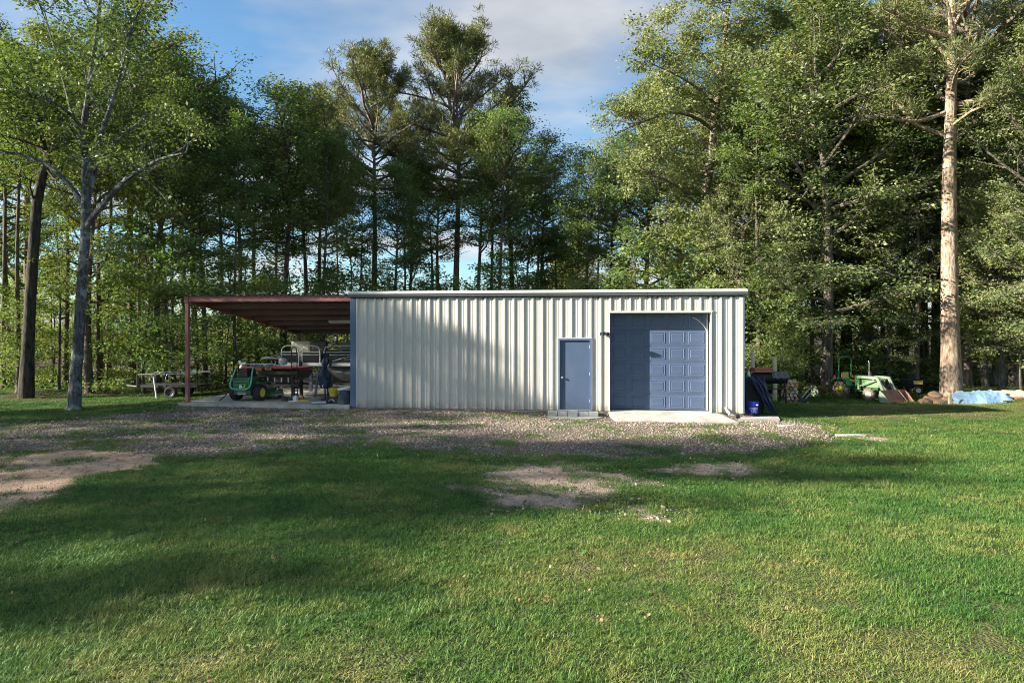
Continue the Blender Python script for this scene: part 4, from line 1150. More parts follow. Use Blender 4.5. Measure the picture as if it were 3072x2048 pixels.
MB().box((-.37, -.17, .24), (-.345, .17, .27)).box((-.37, -.17, .30), (-.345, .17, .32)).build('bumper', M_ALU, mw)
MB().tube([(-.2, .62, .35), (-.35, .72, .12), (-.42, .86, .015)], .02, 8, 1).build('hitch_strap', M_NAVY, mw)

# ---- small boat with red gunwale, trolling motor on its bow
def hull_loft(secs, name, m, parent):
    """secs: list of (x, halfwidth, z_keel, z_top)"""
    mb = MB(); vs = []; fs = []; k = 7
    for x, hw, zk, zt in secs:
        for p_ in ((-hw, zt), (-hw * .96, zt * .6 + zk * .4), (-hw * .62, zk + .03), (0, zk), (hw * .62, zk + .03), (hw * .96, zt * .6 + zk * .4), (hw, zt)):
            vs.append((x, p_[0], p_[1]))
    for i in range(len(secs) - 1):
        for j in range(k - 1): fs.append((i * k + j, i * k + j + 1, (i + 1) * k + j + 1, (i + 1) * k + j))
    fs.append(tuple(range(k))); fs.append(tuple((len(secs) - 1) * k + j for j in range(k)))
    for i in range(len(secs) - 1): fs.append((i * k, (i + 1) * k, (i + 1) * k + k - 1, i * k + k - 1))
    return mb.add(vs, fs).build(name, m, parent, smooth=True)
pb = BL(-3.75, 2.35, SZ)
bb = thing('small_boat', 'small olive-hulled boat with red gunwale behind the mower', 'boat', pb, -TH)
hull_loft([(-1.25, .10, .94, .985), (-1.1, .34, .84, .985), (-.8, .52, .75, .98), (-.3, .62, .70, .97), (.4, .66, .69, .97), (1.1, .66, .69, .97)], 'hull', M_OLIVE, bb)
hull_loft([(-1.30, .12, .985, 1.08), (-1.12, .37, .982, 1.08), (-.8, .56, .978, 1.075), (-.3, .66, .968, 1.07), (.4, .70, .968, 1.07), (1.12, .70, .968, 1.07)], 'gunwale', M_ROSE, bb)
MB().box((-.55, -.71, .94), (-.2, -.56, 1.085)).box((-.1, -.712, .98), (.16, -.6, 1.10)).build('brown_strap', M_BROWN, bb, bevel=.03)
for x_ in (-.7, .8):
    MB().box((x_ - .05, -.4, .0), (x_ + .05, -.3, .62)).build('trailer_leg', M_BLOCKDARK, bb)
    MB().box((x_ - .05, .3, .0), (x_ + .05, .4, .62)).build('trailer_leg', M_BLOCKDARK, bb)
MB().box((-.9, -.42, .40), (1.05, -.34, .48)).box((-.9, .34, .40), (1.05, .42, .48)).build('trailer_rail', M_BLOCKDARK, bb)
tm = thing('trolling_motor', 'silver trolling motor with white propeller lying on the small boat', 'motor', BL(-3.75, 2.0, SZ), -TH)
MB().tube([(-1.10, 0, 1.20), (-.2, 0, 1.20), (.28, -.02, 1.17)], .016, 8).build('shaft', M_CHROME, tm)
MB().tube([(-.9, .06, 1.135), (.3, .06, 1.135)], .012, 8).build('shaft', M_CHROME, tm)
MB().box((-.75, -.03, 1.09), (-.1, .1, 1.12)).build('mount_bracket', M_BLACK, tm)
MB().lathe([(.01, -.16), (.05, -.12), (.055, .1), (.03, .16)], 12, Matrix.Translation((-1.12, 0, 1.2)) @ Matrix.Rotation(R(90), 4, 'Y')).build('motor_pod', M_ALU, tm, smooth=True)
for k in range(3):
    a = R(20 + 120 * k)
    MB().prism([(0, -.02), (.07, -.06), (.16, -.045), (.17, .02), (.08, .04), (0, .02)], 'z', -.006, .006).build('propeller_blade', M_WHITE, tm)
    COL.objects[-1].matrix_local = Matrix.Translation((-1.15, -.07, 1.2)) @ Matrix.Rotation(R(80), 4, 'X') @ Matrix.Rotation(a, 4, 'Z') @ Matrix.Rotation(R(15), 4, 'X')
MB().lathe([(.01, -.13), (.10, -.10), (.12, 0), (.10, .10), (.01, .13)], 14, Matrix.Translation((.42, 0, 1.30)) @ Matrix.Diagonal((1.5, .8, 1.0, 1))).build('control_head', M_SEATG, tm, smooth=True)
MB().tube([(.36, 0, 1.38), (.12, -.05, 1.42), (-.22, -.08, 1.43), (-.35, -.08, 1.40)], [.02, .03, .05, .03], 10, 1).build('tiller_handle', M_SEATG, tm, smooth=True)
MB().tube([(.4, .05, 1.36), (.2, .05, 1.48), (.02, .05, 1.53)], .014, 8).build('lever', M_CHROME, tm)
MB().tube([(.05, 0, 1.2), (-.05, 0, 1.3), (.05, 0, 1.36), (.16, 0, 1.3), (.1, 0, 1.2)], .008, 6, 1).build('pull_cord', M_CHROME, tm)

# ---- pontoon boat
pt = thing('pontoon_boat', 'white railed pontoon boat with cream and grey seats', 'boat', BL(-4.42, 5.15, SZ), -TH + R(1.0))
BLn = 4.15
MB().box((0, -1.2, 1.01), (BLn, 1.2, 1.15)).build('deck', M_WHITE, pt, bevel=.02)
MB().box((.0, -1.215, 1.035), (BLn, -1.2005, 1.055)).build('rub_rail', M_ALU, pt)
for s_ in (-1, 1):
    Mx = Matrix.Translation((0, s_ * .82, .70)) @ Matrix.Rotation(R(90), 4, 'Y')
    pz = MB().lathe([(.02, 1.75), (.09, 1.82), (.18, 2.02), (.26, 2.3), (.31, 2.65), (.31, 4.1)], 20, Mx)
    # the nose sweeps upwards to the deck
    nv = []
    for v in pz.v:
        t_ = max(0, (2.65 - v[0]) / .9)
        nv.append((v[0], v[1], v[2] + .28 * t_ ** 1.6))
    pz.v = nv
    po = pz.build('pontoon', M_PONT, pt, smooth=True)
    MB().tube([(2.1, s_ * .82 - .27, .82), (2.5, s_ * .82 - .325, .78)], .012, 6).build('seam', M_WHITE, po)
    for x_ in (2.3, 3.4): MB().box((x_ - .04, s_ * .82 - .1, .95), (x_ + .04, s_ * .82 + .1, 1.012)).build('bracket', M_PONT, po)
def fence(x0, x1, y, gate=False):
    o = MB().tube([(x0, y, 1.15), (x0, y, 1.68), (x0 + .14, y, 1.82), (x1 - .14, y, 1.82), (x1, y, 1.68), (x1, y, 1.15)], .022, 8, 2).build('fence_rail', M_WHITE, pt, smooth=True)
    MB().box((x0 + .02, y - .008, 1.17), (x1 - .02, y + .008, 1.56)).build('fence_panel', M_BLACKP, o)
    for z_ in (1.565, 1.46): MB().box((x0 + .02, y - .018, z_), (x1 - .02, y + .016, z_ + .022)).build('fence_stripe', M_WHITE, o)
    return o
for yy in (-1.16, 1.16):
    fence(.04, .75, yy); fence(.90, 1.62, yy)
    f_ = fence(1.78, 4.1, yy)
    MB().tube([(2.1, yy - .02, 1.2), (2.5, yy - .02, 1.33), (2.9, yy - .02, 1.40), (3.4, yy - .02, 1.41), (4.08, yy - .02, 1.41)], .012, 6, 1).build('swoosh', M_WHITE, f_)
    MB().box((2.6, yy - .014, 1.28), (4.08, yy - .0085, 1.30)).build('fence_stripe', M_WHITE, f_)
    MB().cyl((3.05, yy, 1.57), (3.05, yy, 1.82), .02, n=8).build('rail_upright', M_WHITE, f_)
def bench(x0, x1, y0, y1, m, h=1.98):
    o = MB().box((x0, y0, 1.155), (x1, y1, 1.55)).build('bench', m, pt, bevel=.04)
    MB().box((x0 + .02, y1 - .22, 1.552), (x1 - .02, y1, h)).build('backrest', m, o, bevel=.08)
    return o
bench(.12, .98, -1.0, -.3, M_SEATC, 2.0); bench(.99, 1.62, -.95, -.25, M_SEATD, 1.98); bench(1.75, 2.6, .1, .8, M_SEATG, 1.93)
cs = MB().prism([(2.55, 1.6), (3.05, 1.6), (3.1, 1.68), (2.62, 1.70)], 'y', -.55, -.05).build('captain_seat', M_SEATG, pt, bevel=.03)
MB().prism([(2.62, 1.68), (2.80, 2.22), (2.98, 2.28), (3.02, 2.20), (2.86, 1.68)], 'y', -.53, -.07).build('backrest', M_SEATG, cs, bevel=.05)
MB().cyl((2.8, -.3, 1.15), (2.8, -.3, 1.6), .05, n=10).build('pedestal', M_ALU, cs)
MB().prism([(3.15, 1.155), (3.6, 1.155), (3.55, 2.0), (3.25, 2.2), (3.15, 2.2)], 'y', -.6, .1).build('console', M_SEATD, pt, bevel=.03)
for x_ in (1.0, 3.3):
    for s_ in (-1, 1):
        MB().box((x_ - .05, s_ * .55 - .05, 0), (x_ + .05, s_ * .55 + .05, 1.005)).build('trailer_post', M_BLUEST, pt)
MB().box((.3, -.6, .35), (4.1, -.52, .45)).box((.3, .52, .35), (4.1, .6, .45)).build('trailer_rail', M_BLOCKDARK, pt)
for xx in (.86, 2.06): MB().box((xx - .05, -1.28, .98), (xx + .05, -1.216, 1.22)).build('dock_bumper', M_NAVY, pt, bevel=.02)

# ---- hand truck, cloth bundle, tongue strut and the small clutter at the slab edge
ht = thing('hand_truck', 'tall black hand truck standing before the pontoon boat', 'hand truck', BL(-2.60, 1.35, SZ), -TH)
MB().tube([(-.10, .05, .08), (-.10, 0, 1.0), (-.10, -.03, 1.72), (-.06, -.03, 1.84), (.06, -.03, 1.84), (.10, -.03, 1.72), (.10, 0, 1.0), (.10, .05, .08)], .02, 8, 2).build('frame', M_BLACK, ht, smooth=True)
for z_ in (.3, .7, 1.1, 1.5): MB().bar((-.10, .03 - .03 * z_, z_), (.10, .03 - .03 * z_, z_), .03, .015).build('cross_bar', M_BLACK, ht)
MB().box((-.18, -.22, .005), (.18, .05, .018)).build('toe_plate', M_BLACK, ht)
for s_ in (-1, 1): wheel(ht, (s_ * .0, s_ * .0 + .14, .10), .10, .05, rim=M_ALU) if s_ > 0 else None
cb = thing('canvas_bundle', 'dark blue canvas bundle hanging on a stand before the pontoon boat', 'canvas', BL(-1.45, 1.3, SZ), -TH)
rg = random.Random(4); prf = []
cbm = MB(); vs = []; fs = []; nn_, mm_ = 26, 18
for i in range(nn_):
    z_ = .42 + i * (1.62 - .42) / (nn_ - 1); t_ = i / (nn_ - 1)
    rad = .15 + .05 * math.sin(t_ * 7) + .03 * math.sin(t_ * 19) - .06 * t_ ** 3
    for k in range(mm_):
        a = 2 * math.pi * k / mm_
        rr = rad * (1 + .22 * math.sin(a * 5 + t_ * 6) + .12 * math.sin(a * 3 - t_ * 11))
        vs.append((rr * math.cos(a) + .03 * math.sin(t_ * 9), rr * math.sin(a), z_))
for i in range(nn_ - 1):
    for k in range(mm_): fs.append((i * mm_ + k, i * mm_ + (k + 1) % mm_, (i + 1) * mm_ + (k + 1) % mm_, (i + 1) * mm_ + k))
fs.append(tuple(range(mm_))); fs.append(tuple((nn_ - 1) * mm_ + k for k in range(mm_)))
cbm.add(vs, fs).build('cloth', M_NAVY, cb, smooth=True)
MB().cyl((0, 0, .05), (0, 0, 1.72), .025, n=10).build('pole', M_BLOCKDARK, cb)
MB().tube([(.1, -.05, .42), (.14, -.06, .2), (.12, -.05, .02)], .035, 10, 1).build('foot', M_NAVY, cb)
MB().lathe([(.14, 0), (.16, .03), (.14, .05), (.03, .06)], 16).build('base', M_BLOCKDARK, cb)
MB().tube([(.02, -.16, .55), (-.05, -.17, .48), (.05, -.18, .42), (0, -.17, .36)], .015, 6, 1).build('buckle_strap', M_CHROME, cb)
tg = MB().bar((0, 0, .02), (.14, .0, .98), .09, .05).cyl((-.03, 0, 0.03), (-.03, 0, .10), .05, n=10).build('jack_post', M_BLUEST, bevel=.006)
tg.location = BL(-2.12, 2.0, SZ); tg.rotation_euler = (0, 0, -TH)
tag(tg, 'leaning blue-grey jack post under the pontoon boat', 'post')

def bucket(name, label, loc, r0, r1, h, m, text=None, fill=None):
    o = thing(name, label, 'bucket', loc, 0)
    w = MB().lathe([(r0 * .98, 0), (r0, .01), (r1, h), (r1 + .012, h), (r1 + .012, h - .03), (r1 + .004, h - .035)], 28).lathe([(r1 - .008, h - .001), (r0 - .01, .03), (.001, .03)], 28)
    b_ = w.build('body', m, o, smooth=True)
    MB().lathe([(r1 + .006, h - .10), (r1 + .012, h - .095), (r1 + .010, h - .085), (r1 + .002, h - .08)], 28).build('rim_band', m, b_, smooth=True)
    return o
yb = bucket('yellow_bucket', 'yellow bucket with black handle at the carport slab edge', BL(-.78, .42, SZ + .22), .13, .165, .27, M_BYEL)
MB().tube([(-.17, 0, .22), (-.14, -.02, .36), (0, -.04, .44), (.14, -.02, .36), (.17, 0, .22)], .010, 8, 2).build('handle', M_BLACK, yb, smooth=True)
bc = thing('tool_crate', 'low black crate under the yellow bucket', 'crate', BL(-.78, .42, SZ), -TH)
MB().box((-.2, -.18, 0), (.2, .18, .215)).build('body', M_BLACK, bc, bevel=.02)
MB().tube([(-.1, -.2, .06), (-.05, -.22, .14), (.05, -.22, .14), (.1, -.2, .06)], .015, 6, 1).build('handle', M_CHROME, bc)
sb = MB(); vs = []; fs = []
for i in range(9):
    t_ = i / 8
    for k in range(14):
        a = 2 * math.pi * k / 14
        rr = .20 * (1 - .25 * t_ ** 4) * (1 + .10 * math.sin(a * 4 + 5 * t_))
        vs.append((rr * math.cos(a) * 1.1, rr * math.sin(a), .44 * t_))
for i in range(8):
    for k in range(14): fs.append((i * 14 + k, i * 14 + (k + 1) % 14, (i + 1) * 14 + (k + 1) % 14, (i + 1) * 14 + k))
fs.append(tuple(range(14))); fs.append(tuple(8 * 14 + k for k in range(14)))
sbo = thing('slate_sack', 'dark slate sack against the shed corner with white bag on top', 'sack', BL(-.33, .22, SZ), -TH)
sb.add(vs, fs).build('body', M_BAG, sbo, smooth=True)
MB().tube([(-.2, -.05, .47), (-.05, -.08, .5), (.12, -.05, .53), (.26, .02, .56)], [.04, .06, .05, .03], 9, 1).build('white_bag', M_WHITE, sbo, smooth=True)
pr = MB().cyl((-.22, 0, .04), (.24, .03, .055), .038, n=14).build('pipe_roll', M_ALU, smooth=True)
pr.location = BL(-1.15, .02, SZ); pr.rotation_euler = (0, 0, -TH + R(8)); tag(pr, 'short pale pipe lying at the slab edge by the bucket', 'pipe')
for i, (dx, dy, sx, sy, sz, m, lab, nm) in enumerate([(-2.35, .9, .14, .12, .16, M_WHITE, 'small white box on the slab beside the hand truck', 'box'), (-2.15, 1.0, .10, .10, .18, M_ORANGE, 'orange can on the slab between hand truck and jack post', 'can'),
        (-2.02, .75, .42, .05, .05, M_BYEL, 'yellow level lying on the slab beside the orange can', 'level'), (-2.7, .85, .16, .14, .12, M_BLACK, 'black battery box at the foot of the hand truck', 'box'), (-2.3, .6, .30, .07, .04, M_WHITE, 'white stick lying at the slab front near the hand truck', 'stick')]):
    mb = MB()
    if nm == 'can': mb.lathe([(sx / 2, 0), (sx / 2, sz * .85), (sx / 2 * .7, sz), (.001, sz)], 14)
    elif nm == 'box':
        mb.box((-sx / 2, -sy / 2, 0), (sx / 2, sy / 2, sz)).box((-sx / 2 - .006, -sy / 2 - .006, sz * .82), (sx / 2 + .006, sy / 2 + .006, sz + .004)).box((-.03, -.008, sz + .004), (.03, .008, sz + .02))
    else: mb.box((-sx / 2, -sy / 2, 0), (sx / 2, sy / 2, sz)).box((-sx / 2 + .04, -sy / 2 - .004, sz * .25), (-sx / 2 + .09, sy / 2 + .004, sz * .75)).box((sx / 2 - .09, -sy / 2 - .004, sz * .25), (sx / 2 - .04, sy / 2 + .004, sz * .75))
    o = mb.build({'box': 'lidded_box', 'can': 'spray_can', 'level': 'spirit_level', 'stick': 'wood_batten'}[nm], m, bevel=.004)
    o.location = BL(dx, dy, SZ + .001); o.rotation_euler = (0, 0, -TH + R(10 * i - 15)); tag(o, lab, nm)

# ---- flat trailer beyond the left post, and a dark implement beside it
pr_ = P(512, 1190, 27.5)
tz = gzs(pr_.x, 27.5)
tr_ = thing('utility_trailer', 'dark flat utility trailer with pale top rail left of the carport post', 'trailer', (pr_.x, 27.5, tz), 0)
MB().box((-1.0, -.6, .42), (1.3, .6, .50)).build('bed', M_BLOCKDARK, tr_, bevel=.01)
MB().tube([(-1.0, -.6, .92), (1.3, -.6, .96)], .02, 8).tube([(-1.0, .6, .92), (1.3, .6, .96)], .02, 8).build('top_rail', M_ALU, tr_)
for x_ in (-1.0, .1, 1.3):
    for y_ in (-.6, .6): MB().box((x_ - .02, y_ - .02, .42), (x_ + .02, y_ + .02, .96)).build('stake', M_BLOCKDARK, tr_)
MB().tube([(-.35, -.63, .85), (-.22, -.66, .02)], .025, 8).build('stand_leg', M_WHITE, tr_)
MB().box((1.15, -.66, .95), (1.3, -.6, 1.10)).build('plate', M_SEATG, tr_)
MB().tube([(.2, -.62, .92), (.26, -.64, .75), (.18, -.64, .62), (.1, -.64, .75), (.16, -.62, .92)], .01, 6, 1).build('rope', M_ALU, tr_)
for s_ in (-1, 1): wheel(tr_, (.35, s_ * .72, .24), .24, .16, rim=M_BLOCKDARK)
MB().tube([(-1.0, -.5, .45), (-1.7, 0, .45), (-1.0, .5, .45)], .035, 8).build('tongue', M_BLOCKDARK, tr_)
pi_ = BL(-5.3, 5.6, SZ)
im = thing('box_scraper', 'dark scraper implement standing at the back of the carport', 'implement', pi_, -TH)
MB().box((-.75, -.2, .0), (-.70, .5, .45)).box((.70, -.2, 0), (.75, .5, .45)).box((-.69, .3, .05), (.69, .34, .5)).build('blade_box', M_BLOCKDARK, im, bevel=.008)
MB().bar((-.4, .1, .45), (0, -.1, 1.05), .05, .04).bar((.4, .1, .45), (0.05, -.1, 1.05), .05, .04).build('mast', M_BLOCKDARK, im)
for x_ in (-.45, -.15, .15, .45): MB().bar((x_, .05, .02), (x_, .05, .62), .03, .05).build('shank', M_ALU, im)
MB().bar((-.72, .05, .5), (.72, .05, .5), .06, .06).build('tool_bar', M_BLOCKDARK, im)
# ---------------------------------------------------------------- things at the right of the shed
M_TARP = mat('blue_black_tarp', (.035, .04, .10), .6, 0, .35, 5, .4, 14)
M_BLUEB = mat('blue_bucket', (.012, .035, .42), .4, 0, .06)
M_SMOKER = mat('black_smoker', (.014, .014, .015), .7, .2, .3, 6, .3, 30)
M_RUST = mat('rusty_steel', (.24, .10, .07), .75, .1, .3, 6, .4, 40, dirt=(.36, .22, .16), dirt_amt=.5, dscale=3)
M_RUST2 = mat('worn_bucket_steel', (.36, .19, .125), .7, .1, .2, 5, .3, 30, dirt=(.20, .09, .06), dirt_amt=.6, dscale=4)
M_PGREEN = mat('faded_green', (.15, .33, .12), .5, 0, .12, 4, dirt=(.38, .45, .30), dirt_amt=.55, dscale=3)
M_PALE = mat('pale_grey_green', (.33, .42, .27), .55, 0, .12, 4, dirt=(.2, .22, .15), dirt_amt=.5, dscale=5)
M_SYEL = mat('seat_yellow', (.62, .48, .14), .55, 0, .1)
M_TYREB = mat('dusty_tyre', (.20, .16, .12), .95, 0, .3, 10, .4, 40)
M_MUD = mat('dusty_rim', (.55, .47, .40), .8, 0, .15, 6)
M_TARPB = mat('light_blue_tarp', (.27, .42, .58), .5, 0, .12, 3, .6, 7, dirt=(.08, .24, .52), dirt_amt=.55, dscale=.8)
M_TARPT = mat('tan_tarp', (.50, .44, .33), .7, 0, .15, 4, .3, 10)
M_ROCK = mat('brown_rock', (.25, .16, .10), .9, 0, .3, 4, .6, 12)
M_WOODC = mat('cut_wood', (.52, .25, .10), .85, 0, .3, 8, .3, 30)
M_WOODL = mat('pale_wood', (.60, .50, .34), .8, 0, .15, 5)
M_REDBOX = mat('faded_red_box', (.45, .14, .08), .6, 0, .15, 4)
M_ORB = mat('orange_lamp', (.75, .10, .03), .35)

def sheet(name, fn, nu, nv, m, parent=None, thick=.012):
    """draped cloth: fn(u,v) -> point, given real thickness"""
    vs = [fn(i / (nu - 1), j / (nv - 1)) for j in range(nv) for i in range(nu)]
    fs = [(j * nu + i, j * nu + i + 1, (j + 1) * nu + i + 1, (j + 1) * nu + i) for j in range(nv - 1) for i in range(nu - 1)]
    o = MB().add(vs, fs).build(name, m, parent, smooth=True)
    md = o.modifiers.new('thickness', 'SOLIDIFY'); md.thickness = thick; md.offset = 0
    return o

# ---- covered grill against the shed end, blue-black tarp hanging off it
pg = P(2252, 0, 22.6); gz_ = gzs(pg.x, 22.6)
gl = thing('covered_grill', 'black box grill beside the shed corner with hanging blue-black tarp', 'grill', (pg.x + .12, 22.75, gz_), 0)
MB().box((-.30, -.22, .12), (.30, .30, .95)).build('cabinet', M_SMOKER, gl, bevel=.02)
MB().prism([(-.25, .955), (.33, .955), (.30, 1.08), (.18, 1.16), (-.12, 1.16), (-.22, 1.08)], 'x', -.30, .30).build('lid', M_SMOKER, gl, bevel=.02)
for x_ in (-.25, .25):
    for y_ in (-.17, .25): MB().cyl((x_, y_, 0.0), (x_, y_, .12), .03, n=8).build('foot', M_BLACK, gl)
def fdrape(u, v):
    # from the lid down to the ground at the right, gathered into a rope of folds
    w = .30 * (1 - .62 * v) + .05
    cx = -.05 + .34 * v + .22 * v * v
    z = 1.20 - .35 * v - .80 * v ** 1.5
    f_ = .05 * math.sin(u * 17 + v * 5) + .025 * math.sin(u * 31 - v * 9)
    return (cx + (u - .5) * 2 * w * .8, -.30 - .10 * v + f_, max(.01, z + .05 * math.cos(u * 12) * (1 - v) - (u - .5) * .10))
sheet('tarp', fdrape, 22, 26, M_TARP, gl)
bk = bucket('blue_bucket', 'bright blue bucket with white lettering at the shed corner', tuple(P(2259, 1240, 21.55) * 1.0)[:2] + (-.024,), .145, .165, .355, M_BLUEB)
for i, (tx, z_) in enumerate((('LMOW', .145), ('LEO', .075))):
    cu = bpy.data.curves.new('lettering', 'FONT'); cu.body = tx; cu.size = .085; cu.extrude = .0; cu.align_x = 'CENTER'
    to = bpy.data.objects.new('tmp_text', cu); COL.objects.link(to)
    dg = bpy.context.evaluated_depsgraph_get(); me = bpy.data.meshes.new_from_object(to.evaluated_get(dg))
    COL.objects.unlink(to); bpy.data.objects.remove(to)
    for v in me.vertices:
        rad = .154 + .0215 * z_ / .355 + .0015
        a = -math.pi / 2 + R(-10) + v.co.x / rad
        v.co = Vector((rad * math.cos(a), rad * math.sin(a), z_ + v.co.y - .02))
    me.materials.clear(); me.materials.append(M_WHITE)
    put(bpy.data.objects.new('lettering', me), bk)
MB().box((.045, -.176, .25), (.10, -.152, .285)).build('paper_label', M_WHITE, bk)
# ---- long drum smoker behind it
ps = P(2308, 0, 25.2); z0 = gzs(ps.x, 25.2)
sm = thing('drum_smoker', 'long black drum smoker on legs to the right of the shed', 'smoker', (ps.x, 25.2, z0), R(4))
MB().lathe([(.001, -.62), (.18, -.62), (.20, -.60), (.20, .60), (.18, .62), (.001, .62)], 20, Matrix.Translation((0, 0, .88)) @ Matrix.Rotation(R(90), 4, 'Y')).build('drum', M_SMOKER, sm, smooth=True)
for x_ in (-.55, .5):
    for y_ in (-.2, .2): MB().bar((x_, y_ * .7, .74), (x_, y_ * 1.4, 0.0), .05, .05).build('leg', M_SMOKER, sm)
MB().box((-.55, -.36, .5), (.55, -.21, .53)).build('shelf', M_BLOCKDARK, sm)
MB().cyl((-.45, .1, 1.02), (-.45, .1, 1.3), .04, n=12).build('chimney', M_SMOKER, sm)
def ftarp(u, v):
    a = math.pi * (v * 1.1 + .0)
    return (.02 + u * .62, -.225 * math.cos(a), .86 + .245 * math.sin(min(a, math.pi)) + .02 * math.sin(u * 40 + v * 6) + .015 * math.sin(u * 17 - v * 9))
sheet('plastic_sheet', ftarp, 26, 14, mat('grey_black_sheet', (.10, .10, .11), .3, 0, .6, 14, .6, 12), sm)
rb = MB().box((-.62, -.2, 0), (.02, .16, .15)).box((-.64, -.22, .12), (.04, .18, .165)).build('long_box', M_REDBOX, bevel=.01)
rb.location = (ps.x + .0, 25.2, z0 + 1.091); rb.rotation_euler = (0, 0, R(4)); tag(rb, 'faded red long box lying on the drum smoker', 'box')
sbt = thing('spray_bottle', 'white spray bottle with red cap on the covered grill', 'bottle', (pg.x + .02, 22.85, gz_ + 1.161))
MB().lathe([(.04, 0), (.045, .02), (.045, .13), (.02, .19), (.018, .21)], 14).build('body', M_WHITE, sbt, smooth=True)
MB().lathe([(.022, .211), (.022, .25), (.018, .26)], 10).box((-.06, -.012, .24), (.02, .012, .275)).build('cap', M_REDBOX, sbt)
# posts behind
for ox, h, lab in ((2258, 1.85, 'short pale post behind the grill, nearer the shed'), (2324, 1.8, 'short pale post behind the right end of the smoker')):
    p_ = P(ox, 0, 28.3); zz_ = gzs(p_.x, 28.3)
    o = MB().tube([(0, 0, -.1), (.02, 0, .8), (.0, .02, h - .03), (0.0, .02, h)], [.09, .085, .08, .075], 12).build('wooden_post', M_WOODL, smooth=True)
    o.location = (p_.x, 28.3, zz_); tag(o, lab, 'post')
# ---- stacked firewood seen end on
pf = P(2371, 0, 27.0); zf = gzs(pf.x, 27.0)
fw = thing('firewood_stack', 'small stack of split orange firewood right of the smoker', 'firewood', (pf.x, 27.0, zf), R(-12))
rg = random.Random(8)
for r_ in range(7):
    for c_ in range(3):
        n5 = rg.randint(3, 5); rad = rg.uniform(.068, .085)
        pl = [(rad * math.cos(2 * math.pi * k / n5 + r_), rad * math.sin(2 * math.pi * k / n5 + r_)) for k in range(n5)]
        o = MB().prism(pl, 'y', -.2 + rg.uniform(-.03, .03), .2).build('log', M_WOODC if rg.random() < .6 else M_WOODL, fw, bevel=.006)
        o.location = (-.15 + c_ * .15 + (.05 if r_ % 2 else 0), 0, .07 + r_ * .128)
# ---- push mower
pp_ = P(2395, 0, 27.8); zp = gzs(pp_.x, 27.8)
pu = thing('push_mower', 'dark push mower with silver handle raised to the right', 'mower', (pp_.x, 27.8, zp), R(0))
MB().prism([(-.26, .10), (-.28, .22), (-.1, .28), (.22, .27), (.28, .16), (.26, .10)], 'y', -.26, .26).build('deck', M_BLOCKDARK, pu, bevel=.02)
MB().lathe([(.12, .28), (.13, .34), (.11, .44), (.04, .47)], 16).build('engine', M_BLACK, pu, smooth=True)
for x_ in (-.25, .25):
    for y_ in (-.29, .29): wheel(pu, (x_, y_, .10), .10, .05, rim=M_ALU)
MB().tube([(.22, -.18, .26), (.62, -.20, .72), (.66, 0, .78), (.62, .20, .72), (.22, .18, .26)], .014, 8, 2).build('handle', M_ALU, pu, smooth=True)
# ---- rusty box blade behind the tractor
px_ = P(2485, 0, 32.4); zx = gzs(px_.x, 32.4)
bx_ = thing('grading_implement', 'rusty box blade on the ground left of the tractor', 'implement', (px_.x, 32.4, zx), R(6))
MB().box((-.62, .25, .05), (.62, .29, .46)).build('rear_blade', M_RUST, bx_, bevel=.006)
MB().box((-.60, -.03, .36), (.60, .03, .43)).build('tool_bar', M_RUST, bx_, bevel=.006)
MB().prism([(-.30, 0.0), (-.30, .20), (-.05, .47), (.32, .47), (.32, .0)], 'x', -.665, -.625).build('end_plate', M_PALE, bx_, bevel=.004)
MB().prism([(-.30, 0.0), (-.30, .20), (-.05, .47), (.32, .47), (.32, .0)], 'x', .625, .665).build('end_plate', M_RUST, bx_, bevel=.004)
MB().bar((-.3, 0, .43), (0, -.12, .82), .05, .03).bar((.3, 0, .43), (.02, -.12, .82), .05, .03).build('mast', M_RUST, bx_)
for x_ in (-.4, -.1, .2, .45): MB().bar((x_, .0, .02), (x_, .0, .5), .03, .06).build('shank', M_RUST, bx_)

# ---- loader tractor, front to the right and towards the camera
pq = P(2547, 0, 31.8); zq = gzs(pq.x, 31.8)
tc_ = thing('loader_tractor', 'faded green loader tractor with yellow seat and rusty bucket', 'tractor', (pq.x, 31.8, zq), R(-66))
for s_ in (-1, 1):
    wheel(tc_, (0, s_ * .50, .39), .39, .27, rim=M_YELLOW, lugs=14, n=28)
    wheel(tc_, (1.42, s_ * .46, .28), .28, .18, rim=M_MUD, lugs=12, n=24)
for o_ in COL.objects:
    if o_.parent == tc_ and o_.name.startswith('tyre'): o_.data.materials[0] = M_TYREB
MB().box((-.25, -.17, .33), (1.6, .17, .55)).cyl((0, -.42, .39), (0, .42, .39), .10, n=12).cyl((1.42, -.4, .28), (1.42, .4, .28), .06, n=10).build('chassis', M_DGREEN, tc_, bevel=.02)
MB().prism([(.62, .56), (.62, .98), (.72, 1.02), (1.55, .98), (1.68, .93), (1.68, .56)], 'y', -.21, .21).build('hood', M_PGREEN, tc_, bevel=.03)
gl_ = MB().box((1.682, -.20, .56), (1.70, .20, .90)).build('grille_frame', M_DGREEN, tc_, bevel=.01)
for k in range(9): MB().box((1.70, -.165 + k * .0375, .60), (1.712, -.145 + k * .0375, .84)).build('grille_bar', M_RUST, gl_)
for y_ in (-.13, .13): MB().lathe([(.04, 0), (.045, .01), (.02, .02)], 12, Matrix.Translation((1.70, y_, .87)) @ Matrix.Rotation(R(90), 4, 'Y')).build('headlight', M_WHITE, gl_)
MB().box((.50, -.24, .55), (.63, .24, 1.05)).build('dashboard', M_PGREEN, tc_, bevel=.02)
